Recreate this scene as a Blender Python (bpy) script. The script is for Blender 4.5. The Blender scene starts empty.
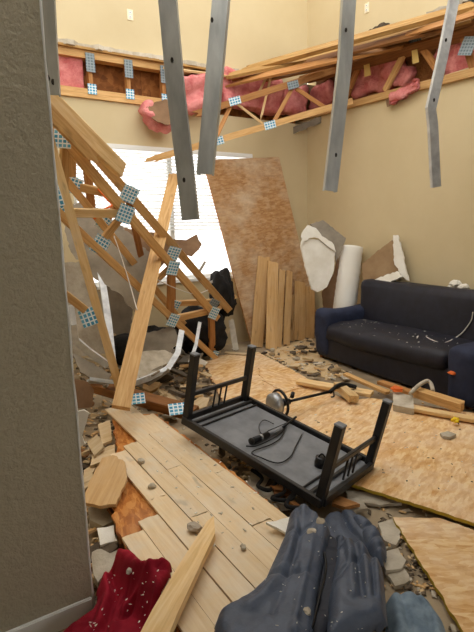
import bpy, bmesh, math, random
import numpy as np
from mathutils import Vector as V, Matrix as MX, noise as NZ
random.seed(7)
scn = bpy.context.scene
COL = scn.collection

# ------------------------------------------------------------------ camera
FPX = 480.0; YAW = math.radians(32); PIT = math.radians(10); ROLL = math.radians(1.5)
CAM = V((0, 0, 1.6))
_F = V((math.sin(YAW)*math.cos(PIT), math.cos(YAW)*math.cos(PIT), -math.sin(PIT)))
_R = V((math.cos(YAW), -math.sin(YAW), 0)); _U = _R.cross(_F)
CR = _R*math.cos(ROLL) - _U*math.sin(ROLL); CU = _R*math.sin(ROLL) + _U*math.cos(ROLL)
cd = bpy.data.cameras.new('camera'); cam = bpy.data.objects.new('camera', cd); COL.objects.link(cam)
cd.sensor_fit = 'VERTICAL'; cd.sensor_height = 36; cd.lens = 36*FPX/632; cd.clip_start = .02
cam.matrix_world = MX(((CR.x, CU.x, -_F.x, 0), (CR.y, CU.y, -_F.y, 0), (CR.z, CU.z, -_F.z, 1.6), (0, 0, 0, 1)))
scn.camera = cam
# ------------------------------------------------------------------ overcast daylight, exposure
wd = bpy.data.worlds.new('overcast_sky'); scn.world = wd; wd.use_nodes = True
bg = wd.node_tree.nodes['Background']; bg.inputs[0].default_value = (1.0, .985, .95, 1); bg.inputs[1].default_value = 2.3
vs = scn.view_settings; vs.view_transform = 'Standard'; vs.look = 'None'; vs.exposure = 0.18; vs.gamma = 1.0; vs.use_curve_mapping = False

# ------------------------------------------------------------------ pixel helpers (a pixel gives a direction, a surface the distance)
def ray(x, y): return _F*FPX + CR*(x-237) - CU*(y-316)
def pz(x, y, z=0.): r = ray(x, y); return CAM + r*((z-1.6)/r.z)
def pX(x, y, X): r = ray(x, y); return CAM + r*(X/r.x)
def pY(x, y, Y): r = ray(x, y); return CAM + r*(Y/r.y)
def pd(x, y, d): return CAM + ray(x, y)*(d/FPX)
def pp(x, y, p0, n): r = ray(x, y); return CAM + r*((p0-CAM).dot(n)/r.dot(n))

# ------------------------------------------------------------------ materials
def L(r, g, b):
    f = lambda c: (c/255/12.92) if c/255 <= .04045 else ((c/255+.055)/1.055)**2.4
    return (f(r), f(g), f(b), 1)
MATS = {}
def nodemat(name, rough=.7, metal=0., spec=.3):
    m = bpy.data.materials.new(name); m.use_nodes = True; nt = m.node_tree
    b = nt.nodes['Principled BSDF']; b.inputs['Roughness'].default_value = rough; b.inputs['Metallic'].default_value = metal
    b.inputs['Specular IOR Level'].default_value = spec
    MATS[name] = m
    return m, nt, b
def ramp(nt, fac, stops):
    r = nt.nodes.new('ShaderNodeValToRGB'); e = r.color_ramp.elements
    while len(e) < len(stops): e.new(.5)
    for i, (p, c) in enumerate(stops): e[i].position = p; e[i].color = c
    nt.links.new(fac, r.inputs[0]); return r.outputs[0]
def coords(nt, scale=(1, 1, 1), rot=(0, 0, 0), rnd=True):
    tc = nt.nodes.new('ShaderNodeTexCoord'); mp = nt.nodes.new('ShaderNodeMapping')
    mp.inputs['Scale'].default_value = scale; mp.inputs['Rotation'].default_value = rot
    nt.links.new(tc.outputs['Object'], mp.inputs[0])
    if rnd:
        oi = nt.nodes.new('ShaderNodeObjectInfo'); mu = nt.nodes.new('ShaderNodeMath'); mu.operation = 'MULTIPLY'; mu.inputs[1].default_value = 37.
        nt.links.new(oi.outputs['Random'], mu.inputs[0]); nt.links.new(mu.outputs[0], mp.inputs['Location'])
    return mp.outputs[0]
def noise_tex(nt, vec, scale, detail=4, rough=.6, dist=0.):
    n = nt.nodes.new('ShaderNodeTexNoise'); n.inputs['Scale'].default_value = scale; n.inputs['Detail'].default_value = detail
    n.inputs['Roughness'].default_value = rough; n.inputs['Distortion'].default_value = dist
    nt.links.new(vec, n.inputs['Vector']); return n.outputs['Fac']
def mixc(nt, fac, a, b, mode='MIX'):
    m = nt.nodes.new('ShaderNodeMix'); m.data_type = 'RGBA'; m.blend_type = mode
    for s, v in ((0, fac), (6, a), (7, b)):
        if isinstance(v, (tuple, float, int)): m.inputs[s].default_value = v
        else: nt.links.new(v, m.inputs[s])
    return m.outputs[2]
def bump(nt, b, h, strength=.3, dist=.01):
    n = nt.nodes.new('ShaderNodeBump'); n.inputs['Strength'].default_value = strength; n.inputs['Distance'].default_value = dist
    nt.links.new(h, n.inputs['Height']); nt.links.new(n.outputs[0], b.inputs['Normal'])
def vary(nt, col, lo=.82, hi=1.1):
    oi = nt.nodes.new('ShaderNodeObjectInfo'); mr = nt.nodes.new('ShaderNodeMapRange'); mr.inputs[3].default_value = lo; mr.inputs[4].default_value = hi
    nt.links.new(oi.outputs['Random'], mr.inputs[0])
    h = nt.nodes.new('ShaderNodeHueSaturation'); nt.links.new(mr.outputs[0], h.inputs['Value']); nt.links.new(col, h.inputs['Color']); return h.outputs[0]
def blotch(name, c1, c2, scale=6, rough=.8, bmp=.2, bscale=60, bdist=.004, metal=0, spec=.3, stretch=(1, 1, 1), rnd=True, lo=.35, hi=.65, vr=None):
    m, nt, b = nodemat(name, rough, metal, spec)
    v = coords(nt, stretch, rnd=rnd)
    col = ramp(nt, noise_tex(nt, v, scale, 6), [(lo, L(*c1)), (hi, L(*c2))])
    if vr: col = vary(nt, col, *vr)
    nt.links.new(col, b.inputs['Base Color'])
    if bmp: bump(nt, b, noise_tex(nt, v, bscale, 3), bmp, bdist)
    return m
def lumber(name, c1, c2, c3, dust=0., rough=.65, vr=(.85, 1.1), spec=.3):
    m, nt, b = nodemat(name, rough, 0, spec)
    v = coords(nt, (1.5, 22, 22))
    g = noise_tex(nt, v, 2.2, 5, .6, .6)
    col = ramp(nt, g, [(.25, L(*c1)), (.5, L(*c2)), (.75, L(*c3))])
    v2 = coords(nt, (3, 9, 9)); k = noise_tex(nt, v2, 1.3, 2)
    col = mixc(nt, ramp(nt, k, [(.66, (0, 0, 0, 1)), (.75, (.5, .5, .5, 1))]), col, L(*[int(c*.62) for c in c1]))
    if dust:
        d = noise_tex(nt, coords(nt), 4, 6, .7)
        col = mixc(nt, ramp(nt, d, [(.45, (0, 0, 0, 1)), (.75, (dust, dust, dust, 1))]), col, L(222, 212, 195))
    nt.links.new(vary(nt, col, *vr), b.inputs['Base Color'])
    bump(nt, b, g, .15, .003)
    return m
def osb(name, cs, dust=.0, dustcol=(225, 215, 200), vr=(.95, 1.05), dscale=3.):
    m, nt, b = nodemat(name, .7, 0, .25)
    hs = []
    for sc, rz in (((14, 44, 14), .4), ((14, 44, 14), 1.45), ((14, 44, 14), 2.5)):
        vo = nt.nodes.new('ShaderNodeTexVoronoi'); vo.inputs['Scale'].default_value = 1.
        nt.links.new(coords(nt, sc, (0, 0, rz)), vo.inputs['Vector']); hs.append(vo.outputs['Color'])
    a = mixc(nt, .5, hs[0], hs[1]); a = mixc(nt, .4, a, hs[2])
    bw = nt.nodes.new('ShaderNodeRGBToBW'); nt.links.new(a, bw.inputs[0])
    col = ramp(nt, bw.outputs[0], [(.3, L(*cs[0])), (.5, L(*cs[1])), (.7, L(*cs[2]))])
    if dust:
        d = noise_tex(nt, coords(nt), dscale, 6, .68)
        col = mixc(nt, ramp(nt, d, [(.42, (0, 0, 0, 1)), (.7, (dust, dust, dust, 1))]), col, L(*dustcol))
    nt.links.new(vary(nt, col, *vr), b.inputs['Base Color'])
    bump(nt, b, bw.outputs[0], .25, .003)
    return m
def plain(name, c, rough=.6, metal=0, spec=.4):
    m, nt, b = nodemat(name, rough, metal, spec); b.inputs['Base Color'].default_value = L(*c); return m

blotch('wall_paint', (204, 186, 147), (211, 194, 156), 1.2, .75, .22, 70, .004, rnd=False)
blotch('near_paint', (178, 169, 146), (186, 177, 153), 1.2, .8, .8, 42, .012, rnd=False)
blotch('ceiling_paint', (225, 220, 208), (232, 227, 216), 2, .9, .2, 80, rnd=False)
blotch('slab', (126, 108, 86), (176, 158, 130), 3.5, .9, .4, 40, .006, rnd=False, lo=.3, hi=.7)
lumber('pine', (180, 134, 80), (206, 162, 104), (224, 186, 132))
lumber('pine_light', (202, 162, 104), (222, 186, 130), (236, 208, 160), .25)
lumber('pine_orange', (150, 98, 50), (178, 124, 70), (198, 148, 94))
lumber('pine_dark', (110, 68, 34), (140, 92, 48), (160, 112, 66))
lumber('flooring', (216, 186, 142), (226, 200, 160), (236, 214, 180), .8, .5, (.95, 1.04))
lumber('flooring_tan', (190, 146, 92), (206, 166, 112), (218, 182, 132), .15, .5, (.9, 1.06))
lumber('offcut', (188, 156, 112), (206, 178, 134), (218, 196, 158), .3, .6, (.78, 1.06))
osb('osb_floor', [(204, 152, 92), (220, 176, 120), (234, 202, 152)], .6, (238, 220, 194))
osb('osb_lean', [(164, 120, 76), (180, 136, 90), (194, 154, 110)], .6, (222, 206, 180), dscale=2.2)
osb('osb_rim', [(108, 62, 26), (136, 82, 36), (156, 100, 50)], 0)
osb('osb_under', [(160, 92, 34), (186, 116, 50), (206, 142, 74)], .1)
plain('osb_edge', (176, 148, 44), .8)
lumber('deck', (142, 104, 54), (170, 130, 74), (196, 160, 104))
blotch('gypsum', (224, 218, 204), (240, 236, 226), 5, .9, .5, 50, .006)
blotch('gypsum_dirty', (168, 156, 136), (208, 198, 180), 6, .9, .5, 50, .006, vr=(.8, 1.08))
blotch('gypsum_paper', (146, 118, 86), (168, 140, 106), 4, .85, .2, 40)
blotch('gypsum_grey', (122, 112, 98), (150, 140, 124), 4, .85, .2, 40, vr=(.9, 1.05))
blotch('brown_paper', (112, 84, 60), (136, 106, 78), 5, .85, .2, 30)
blotch('slate', (66, 56, 46), (112, 98, 80), 9, .85, .4, 40, vr=(.7, 1.2))
blotch('pink_wool', (206, 112, 112), (234, 158, 152), 9, 1., .9, 55, .02, spec=.05)
blotch('steel', (172, 174, 172), (200, 202, 198), 14, .42, .05, 30, metal=.35, stretch=(1, 1, .3))
blotch('steel_bright', (190, 192, 194), (222, 224, 224), 14, .45, .05, 30, metal=.3)
blotch('black_metal', (22, 22, 24), (36, 36, 38), 12, .42, .1, 60, spec=.45)
blotch('black_plastic', (16, 16, 17), (26, 26, 28), 12, .38, 0)
blotch('table_board', (112, 114, 118), (134, 136, 140), 7, .55, .1, 80)
blotch('chrome_grey', (150, 152, 154), (190, 190, 190), 10, .35, 0, metal=.7)
blotch('sofa_fabric', (24, 24, 32), (34, 34, 46), 10, .55, .35, 220, .002, spec=.4, rnd=False)
blotch('sofa_arm_fabric', (38, 43, 62), (50, 56, 78), 8, .75, .3, 220, .002, spec=.25, rnd=False)
blotch('jacket_fabric', (66, 75, 92), (80, 90, 108), 9, .5, .3, 34, .012, spec=.45, rnd=False)
blotch('jacket_lining', (34, 38, 50), (44, 48, 60), 9, .6, .2, 34, .01, rnd=False)
blotch('denim', (108, 126, 142), (138, 156, 170), 14, .85, .3, 160, .003, rnd=False)
blotch('red_cloth', (128, 12, 32), (158, 26, 46), 7, .8, .3, 120, .003, spec=.2, rnd=False)
blotch('dark_cloth', (18, 17, 17), (34, 31, 29), 8, .95, .4, 40, .01)
plain('white_vinyl', (238, 238, 234), .4)
plain('white_foam', (236, 232, 222), .8)
plain('outlet_ivory', (236, 226, 198), .4)
plain('dark_slot', (40, 34, 28), .6)
plain('orange', (226, 108, 36), .6); plain('yellow', (240, 206, 30), .6); plain('tag', (226, 196, 120), .7)
plain('cord_white', (206, 200, 190), .6); plain('stone', (176, 164, 148), .9)
# blinds: thin translucent vinyl
m, nt, b = nodemat('blind_vinyl', .5)
b.inputs['Base Color'].default_value = L(240, 240, 238)
tr = nt.nodes.new('ShaderNodeBsdfTranslucent'); tr.inputs[0].default_value = L(240, 240, 238); mx = nt.nodes.new('ShaderNodeMixShader'); mx.inputs[0].default_value = .6
nt.links.new(b.outputs[0], mx.inputs[1]); nt.links.new(tr.outputs[0], mx.inputs[2]); nt.links.new(mx.outputs[0], nt.nodes['Material Output'].inputs[0])
# window glass
m, nt, b = nodemat('glass', .02)
gl = nt.nodes.new('ShaderNodeBsdfGlossy'); gl.inputs['Roughness'].default_value = .02; tp = nt.nodes.new('ShaderNodeBsdfTransparent'); mx = nt.nodes.new('ShaderNodeMixShader'); mx.inputs[0].default_value = .05
nt.links.new(tp.outputs[0], mx.inputs[1]); nt.links.new(gl.outputs[0], mx.inputs[2]); nt.links.new(mx.outputs[0], nt.nodes['Material Output'].inputs[0])
# toothed truss plates: rows of punched teeth in a zinc sheet, blue sky reflection painted into the colour
def plate_mat(name, c1, c2, mort):
    m, nt, b = nodemat(name, .5, 0)
    br = nt.nodes.new('ShaderNodeTexBrick'); br.offset = 0; br.inputs['Scale'].default_value = 1
    br.inputs['Brick Width'].default_value = .034; br.inputs['Row Height'].default_value = .03; br.inputs['Mortar Size'].default_value = .0055; br.inputs['Mortar Smooth'].default_value = .3
    br.inputs['Color1'].default_value = L(*c1); br.inputs['Color2'].default_value = L(*c2); br.inputs['Mortar'].default_value = L(*mort)
    nt.links.new(coords(nt, rnd=False), br.inputs['Vector']); nt.links.new(br.outputs['Color'], b.inputs['Base Color'])
plate_mat('plate_sky_reflection', (54, 142, 182), (112, 186, 216), (232, 240, 242))
plate_mat('plate_grey', (92, 108, 116), (112, 124, 128), (146, 156, 160))

# ------------------------------------------------------------------ object helpers
WM = {}
def link(o, M=None, parent=None):
    COL.objects.link(o); M = M or MX.Identity(4); WM[o] = M
    if parent is not None:
        o.parent = parent; o.matrix_local = WM[parent].inverted() @ M
    else: o.matrix_local = M
    return o
def tag(o, label=None, cat=None, group=None, kind=None):
    if label: o['label'] = label
    if cat: o['category'] = cat
    if group: o['group'] = group
    if kind: o['kind'] = kind
    return o
def thing(name, label, cat, loc=(0, 0, 0), group=None):
    o = bpy.data.objects.new(name, None); o.empty_display_size = .1
    link(o, MX.Translation(V(loc))); return tag(o, label, cat, group)
def finish(name, me, mat, M=None, parent=None, smooth=False):
    if isinstance(mat, str): mat = [mat]
    for k in mat: me.materials.append(MATS[k])
    if smooth: me.polygons.foreach_set('use_smooth', [True]*len(me.polygons))
    return link(bpy.data.objects.new(name, me), M, parent)
def frommesh(name, verts, faces, mat, M=None, parent=None, smooth=False, centre=True):
    vs_ = [V(v) for v in verts]
    if centre and M is None:
        c = sum(vs_, V())/len(vs_); M = MX.Translation(c); vs_ = [v-c for v in vs_]
    me = bpy.data.meshes.new(name); me.from_pydata([tuple(v) for v in vs_], [], faces); me.update()
    return finish(name, me, mat, M, parent, smooth)
def frombm(name, bm, mat, M=None, parent=None, smooth=False):
    bmesh.ops.recalc_face_normals(bm, faces=bm.faces)
    me = bpy.data.meshes.new(name); bm.to_mesh(me); bm.free(); return finish(name, me, mat, M, parent, smooth)
def frame(o, x, n):
    x = x.normalized(); n = (n - x*n.dot(x)).normalized(); y = n.cross(x)
    return MX(((x.x, y.x, n.x, o.x), (x.y, y.y, n.y, o.y), (x.z, y.z, n.z, o.z), (0, 0, 0, 1)))
def extrude(out, z0, z1, bev=0.):
    bm = bmesh.new(); n = len(out)
    a = [bm.verts.new((p[0], p[1], z0)) for p in out]; b_ = [bm.verts.new((p[0], p[1], z1)) for p in out]
    area = sum(out[i][0]*out[(i+1) % n][1]-out[(i+1) % n][0]*out[i][1] for i in range(n))
    if area < 0: a.reverse(); b_.reverse()
    bm.faces.new(a[::-1]); bm.faces.new(b_)
    for i in range(n): bm.faces.new((a[i], a[(i+1) % n], b_[(i+1) % n], b_[i]))
    if bev: bmesh.ops.bevel(bm, geom=[e for e in bm.edges], offset=bev, segments=1, affect='EDGES')
    return bm
def jag(rng, w, amp, n):                      # ragged end: offsets along the length across the width
    return [(rng.uniform(-amp, amp), -w/2 + w*i/n) for i in range(n+1)]
def board(name, A, B, w, t, n, mat, parent=None, ja=0, jb=0, bev=.003, seed=None):
    A, B, n = V(A), V(B), V(n); Lh = (B-A).length/2; rng = random.Random(seed if seed is not None else hash((round(A.x, 3), round(A.y, 3))))
    if ja or jb:
        r = [(Lh+dx, y) for dx, y in jag(rng, w, jb, 5)] if jb else [(Lh, -w/2), (Lh, w/2)]
        l = [(-Lh+dx, y) for dx, y in jag(rng, w, ja, 5)][::-1] if ja else [(-Lh, w/2), (-Lh, -w/2)]
        bm = extrude(r+l, -t/2, t/2)
    else: bm = extrude([(-Lh, -w/2), (Lh, -w/2), (Lh, w/2), (-Lh, w/2)], -t/2, t/2, bev)
    return frombm(name, bm, mat, frame((A+B)/2, B-A, n), parent)
def tocam(p): return (CAM-V(p)).normalized()
def panel(name, pxs, p0, n, t, mat, parent=None, edge=None, rough=0., xdir=None, seed=1):
    """slab whose outline is given on the plane (p0, n); thickness goes away from the viewer's side"""
    n = V(n).normalized(); p0 = V(p0)
    if n.dot(CAM-p0) < 0: n = -n
    P = [pp(x, y, p0, n) for x, y in pxs]
    return slab3(name, P, n, t, mat, parent, edge, rough, xdir, seed)
def slab3(name, P, n, t, mat, parent=None, edge=None, rough=0., xdir=None, seed=1):
    n = V(n).normalized(); P = [V(p) for p in P]
    c = sum(P, V())/len(P); M = frame(c, V(xdir) if xdir else P[1]-P[0], n); Mi = M.inverted()
    q = [(Mi @ p) for p in P]; q = [(a.x, a.y) for a in q]
    if rough:
        rng = random.Random(seed); o = []
        for i, a in enumerate(q):
            b_ = q[(i+1) % len(q)]; d = math.hypot(b_[0]-a[0], b_[1]-a[1]); k = max(1, int(d/max(.03, rough*3)))
            for j in range(k):
                s = j/k; o.append((a[0]+(b_[0]-a[0])*s+rng.uniform(-rough, rough)*(j > 0), a[1]+(b_[1]-a[1])*s+rng.uniform(-rough, rough)*(j > 0)))
        q = o
    bm = extrude(q, -t, 0)
    o = frombm(name, bm, [mat] + ([edge] if edge else []), M, parent)
    if edge:
        for p in o.data.polygons:
            if abs(p.normal.z) < .5: p.material_index = 1
    return o
def tube(name, pts, r, mat, parent=None, seg=6, smooth=True):
    pts = [V(p) for p in pts]; c = sum(pts, V())/len(pts); rs = r if isinstance(r, (list, tuple)) else [r]*len(pts)
    vs_, fs = [], []; up = V((0, 0, 1)); prev = None
    for i, p in enumerate(pts):
        d = (pts[min(i+1, len(pts)-1)]-pts[max(i-1, 0)]).normalized()
        u = d.cross(up if abs(d.z) < .95 else V((1, 0, 0))).normalized() if prev is None else (prev-d*prev.dot(d)).normalized()
        prev = u; v = d.cross(u)
        for k in range(seg):
            a = 2*math.pi*k/seg; vs_.append(p-c+(u*math.cos(a)+v*math.sin(a))*rs[i])
    for i in range(len(pts)-1):
        for k in range(seg):
            a, b_ = i*seg+k, i*seg+(k+1) % seg; fs.append((a, b_, b_+seg, a+seg))
    fs.append(tuple(range(seg))[::-1]); fs.append(tuple(range((len(pts)-1)*seg, len(pts)*seg)))
    return frommesh(name, vs_, fs, mat, MX.Translation(c), parent, smooth)
def smoothpath(pts, k=6):
    pts = [V(p) for p in pts]; o = []
    for i in range(len(pts)-1):
        p0, p1, p2, p3 = pts[max(i-1, 0)], pts[i], pts[i+1], pts[min(i+2, len(pts)-1)]
        for j in range(k):
            t = j/k; o.append(.5*((2*p1)+(p2-p0)*t+(2*p0-5*p1+4*p2-p3)*t*t+(3*p1-p0-3*p2+p3)*t**3))
    return o+[pts[-1]]
def bmbox(bm, a, b_):
    vs_ = [bm.verts.new((x, y, z)) for x in (a[0], b_[0]) for y in (a[1], b_[1]) for z in (a[2], b_[2])]
    for f in ((0, 1, 3, 2), (4, 6, 7, 5), (0, 4, 5, 1), (2, 3, 7, 6), (0, 2, 6, 4), (1, 5, 7, 3)): bm.faces.new([vs_[i] for i in f])
def boxes(name, bl, mat, parent=None, kind=None, bev=0.):
    bm = bmesh.new()
    c = V([(min(q[0][i] for q in bl)+max(q[1][i] for q in bl))/2 for i in range(3)])
    for a, b_ in bl: bmbox(bm, V(a)-c, V(b_)-c)
    if bev: bmesh.ops.bevel(bm, geom=list(bm.edges), offset=bev, segments=2, affect='EDGES')
    o = frombm(name, bm, mat, MX.Translation(c), parent)
    if kind: o['kind'] = kind
    return o
def soft(name, sx, sy, sz, r, M, mat, parent=None, puff=0., nz=0., nscale=6., sub=2, seed=0):
    """rounded, slightly lumpy box (cushions, batts)"""
    bm = bmesh.new(); bmbox(bm, (-sx/2, -sy/2, -sz/2), (sx/2, sy/2, sz/2))
    bmesh.ops.bevel(bm, geom=list(bm.edges), offset=r, segments=3, profile=.6, affect='EDGES')
    cuts = [e for e in bm.edges if e.calc_length() > max(sx, sy, sz)*.12]
    for _ in range(sub):
        cuts = [e for e in bm.edges if e.calc_length() > .07]
        if cuts: bmesh.ops.subdivide_edges(bm, edges=cuts, cuts=1, use_grid_fill=True)
    bm.normal_update()
    for v in bm.verts:
        p = v.co.copy(); k = 0
        if puff: k += puff*max(0, 1-(2*p.x/sx)**2)*max(0, 1-(2*p.y/sy)**2)*(1 if p.z > 0 else .2)
        off = V((0, 0, k))
        if nz: off += v.normal*nz*NZ.fractal(p*nscale+V((seed*7.1, seed*3.3, 0)), 1., 2., 3)
        v.co = p+off
    return frombm(name, bm, mat, M, parent, True)

# ------------------------------------------------------------------ structure
XR, YB, ZB, ZT, ZTOP = 4.95, 5.8, 3.13, 3.66, 5.6      # right wall, back wall, floor-band bottom and top, open top of the upper walls
WX0, WX1, WZ0, WZ1 = 1.45, 3.95, .98, 2.66             # window opening
S = 'structure'
boxes('floor', [((-3, -3, -.2), (6.2, 7, 0))], 'slab', kind=S)
boxes('wall_back', [((-.9, YB, 0), (WX0, YB+.16, ZB)), ((WX1, YB, 0), (XR, YB+.16, ZB)), ((WX0, YB, 0), (WX1, YB+.16, WZ0)), ((WX0, YB, WZ1), (WX1, YB+.16, ZB)),
                    ((-.9, YB, ZT), (XR, YB+.16, ZTOP)), ((-.9, YB+.3, ZB-.1), (XR+.34, YB+.34, ZT+.1)), ((-.9, YB+.16, ZT), (XR+.3, YB+.3, ZT+.1)), ((-.9, YB+.16, ZB-.1), (XR+.3, YB+.3, ZB))], 'wall_paint', kind=S)
boxes('wall_right', [((XR, -2.6, 0), (XR+.16, YB+.34, 3.22)), ((XR, 1.9, 3.86), (XR+.16, YB+.34, ZTOP)), ((XR+.3, 1.9, 3.1), (XR+.34, YB+.34, 3.96)), ((XR+.16, 1.9, 3.86), (XR+.3, YB+.16, 3.96)), ((XR+.16, 1.9, 3.12), (XR+.3, YB+.16, 3.22)), ((XR, 1.8, 3.2), (XR+.34, 1.9, 3.96))], 'wall_paint', kind=S)
boxes('wall_rear', [((-2.36, -2.76, 0), (.0, -2.6, 3.45)), ((2.4, -2.76, 0), (XR+.16, -2.6, 3.45)), ((.0, -2.76, 2.3), (2.4, -2.6, 3.45)), ((.0, -2.76, 0), (2.4, -2.6, .9))], 'near_paint', kind=S)  # unseen rear wall; its opening is added to let daylight onto the near side
boxes('wall_side', [((-2.36, -2.6, 0), (-2.2, 1.88, 3.45)), ((-2.36, 1.88, 0), (-1.06, 2.0, 3.45))], 'near_paint', kind=S)  # unseen, added to close off daylight and dim the near wall
boxes('wall_left', [((-1.06, 1.87, 0), (-.9, YB+.34, ZTOP))], 'wall_paint', kind=S)  # out of view; set here only for its effect on the light
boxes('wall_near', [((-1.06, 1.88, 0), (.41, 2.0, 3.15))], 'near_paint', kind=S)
boxes('ceiling', [((-2.2, -2.6, 3.15), (XR, 1.45, 3.45))], 'ceiling_paint', kind=S)
boxes('baseboard_near', [((-1.06, 1.862, 0), (.405, 1.88, .09))], 'white_vinyl', kind=S, bev=.004)
tb = [(.412+.0012*math.sin(i*1.7), 1.877, i*.105) for i in range(31)]
t_ = tube('trim_1', tb, [.0042+.0012*math.sin(i*2.3) for i in range(31)], 'white_vinyl'); t_['kind'] = S

# window: frame, sashes, panes
w = boxes('window_1', [((WX0, YB+.05, WZ1-.05), (WX1, YB+.13, WZ1)), ((WX0, YB+.05, WZ0), (WX1, YB+.13, WZ0+.05)), ((WX0, YB+.05, WZ0), (WX0+.05, YB+.13, WZ1)), ((WX1-.05, YB+.05, WZ0), (WX1, YB+.13, WZ1))], 'white_vinyl', kind=S)
boxes('window_mullion', [(((WX0+WX1)/2-.03, YB+.06, WZ0+.05), ((WX0+WX1)/2+.03, YB+.12, WZ1-.05))], 'white_vinyl', w)
for k in range(2):
    x0 = WX0+.05 if k == 0 else (WX0+WX1)/2+.03; x1 = (WX0+WX1)/2-.03 if k == 0 else WX1-.05
    boxes('pane', [((x0, YB+.088, WZ0+.05), (x1, YB+.092, WZ1-.05))], 'glass', w)
boxes('window_sill', [((WX0+.001, YB-.03, WZ0-.03), (WX1-.001, YB+.05, WZ0+.01))], 'white_vinyl', w)

# ------------------------------------------------------------------ blinds
bl = thing('window_blind', 'white horizontal slat blind hanging across the bright window', 'blind', (WX0+1.2, YB-.02, WZ1-.03))
boxes('headrail', [((WX0+.005, YB-.012, WZ1-.055), (WX1-.005, YB+.045, WZ1-.002))], 'white_vinyl', bl, bev=.004)
bm = extrude([(-1.22, -.024), (1.22, -.024), (1.22, .024), (-1.22, .024)], -.001, .001); sl0 = None
for i in range(22):
    z = WZ1-.09-i*.044
    sag = .0 if i < 15 else (i-14)*.006
    M = MX.Translation((WX0+1.25, YB+.022, z)) @ MX.Rotation(sag*.25*(1 if i % 2 else -.4), 4, 'Y') @ MX.Rotation(math.radians(28), 4, 'X')
    if sl0 is None: sl0 = frombm('slat', bm, 'blind_vinyl', M, bl)
    else:
        link(bpy.data.objects.new('slat', sl0.data), M, bl)
for x in (1.75, 2.7, 3.65): tube('ladder_cord', [(x, YB-.004, WZ1-.06), (x, YB-.004, WZ1-.09-22*.044)], .003, 'white_vinyl', bl, 4)

# ------------------------------------------------------------------ floor band above the back wall
def plate(parent, c, x, n, w=.12, h=.12, mat='plate_sky_reflection'):
    M = frame(V(c)+V(n).normalized()*.003, V(x), V(n)); bm = extrude([(-w/2, -h/2), (w/2, -h/2), (w/2, h/2), (-w/2, h/2)], -.002, .002)
    return frombm('nail_plate', bm, mat, M, parent)
bt = thing('floor_truss', 'wooden floor truss band built into the wall above the window', 'truss', (2.4, YB+.1, ZB))
board('bottom_chord', (-.9, YB+.04, ZB+.05), (3.1, YB+.04, ZB+.05), .1, .14, (0, -1, 0), 'pine', bt, jb=.1)
board('top_chord', (-.9, YB+.04, ZT-.055), (2.95, YB+.04, ZT-.055), .1, .12, (0, -1, 0), 'pine', bt, jb=.12)
for k, (xa, xb) in enumerate(((-.9, 1.2), (1.2, 2.42), (2.42, 3.64), (3.64, 4.86))):
    boxes('rim_panel', [((xa+.002, YB+.17, ZB), (xb-.002, YB+.185, ZT))], 'osb_rim', bt)
for px in (89.6, 127, 162):
    x = pY(px, 80, YB+.04).x
    board('web_post', (x, YB+.03, ZB+.1), (x, YB+.03, ZT-.1), .045, .09, (0, -1, 0), 'pine_orange', bt)
    plate(bt, (x, YB-.034, ZT-.15), (1, 0, 0), (0, -1, 0), .1, .2, 'plate_grey'); plate(bt, (x, YB-.034, ZB+.1), (1, 0, 0), (0, -1, 0), .1, .11)
# ragged decking edge above
def ragged(name, A, B, out, wmin, wmax, t, mat, parent, n=46, seed=1, up=(0, 0, 1)):
    rng = random.Random(seed); A, B, out = V(A), V(B), V(out).normalized(); P = [A+(B-A)*(i/n)+out*rng.uniform(wmin, wmax) for i in range(n+1)]
    P = [A-out*.05]+P+[B-out*.05]
    return slab3(name, P, up, t, mat, parent, xdir=B-A)
dk = thing('broken_floor_deck', 'ragged gypsum and plywood deck edge along the back wall band', 'decking', (2.4, YB, ZT))
ragged('deck_layer', (-.9, YB, ZT+.03), (3.9, YB, ZT+.05), (0, -1, 0), .01, .09, .05, 'gypsum_dirty', dk, 70, 3)
ragged('deck_layer', (-.9, YB, ZT), (3.6, YB, ZT+.0), (0, -1, 0), .05, .08, .025, 'deck', dk, 20, 4)
board('split_deck_strip', pY(166, 68, YB-.1), pY(228, 76, YB-.08), .09, .02, (0, -.5, 1), 'pine_light', dk, ja=.05, jb=.05)

def batt(label, c, sx, sy, sz, rx=0, ry=0, rz=0, seed=0, nz=.05, r=.05):
    M = MX.Translation(V(c)) @ MX.Rotation(rz, 4, 'Z') @ MX.Rotation(ry, 4, 'Y') @ MX.Rotation(rx, 4, 'X')
    o = soft('insulation_batt', sx, sy, sz, r, M, 'pink_wool', nz=nz, nscale=5, sub=3, seed=seed)
    return tag(o, label, 'insulation', 'pink insulation batts')
x0 = pY(53, 80, YB).x; x1 = pY(85, 80, YB).x
batt('square pink insulation batt left of the first web post in the band', ((x0+x1)/2, YB+.1, (ZB+ZT)/2), x1-x0, .12, .36, seed=1, nz=.02, r=.02)
a = pY(180, 100, YB); b_ = pY(236, 95, YB)
batt('creased pink insulation batt bulging between the two hanging steel studs', pY(195, 96, YB-.02), .62, .26, .40, ry=-.12, seed=2, nz=.12)
batt('long pink insulation batt in the band right of the hanging steel studs', pY(250, 93, YB-.0), .95, .2, .44, ry=.05, seed=3, nz=.06)
batt('small pink insulation batt tucked in the corner of the band', pY(292, 101, YB+.02), .42, .2, .36, ry=0, seed=4, nz=.06)
fb = thing('sagging_insulation', 'folded pink insulation batt with brown paper facing sagging below the band', 'insulation', pY(160, 118, YB-.2))
cb = pY(157, 119, YB-.16)
soft('wool', .40, .16, .2, .06, MX.Translation(cb) @ MX.Rotation(.5, 4, 'Y') @ MX.Rotation(-.5, 4, 'X'), 'pink_wool', fb, nz=.08, nscale=6, sub=3, seed=5)
panel('paper_facing', [(143, 112), (150, 104), (166, 99), (178, 102), (178, 119), (168, 125), (158, 122)], cb+V((0, -.11, .06)), V((-.2, -1, .55)), .006, 'brown_paper', fb, rough=.01)

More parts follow.
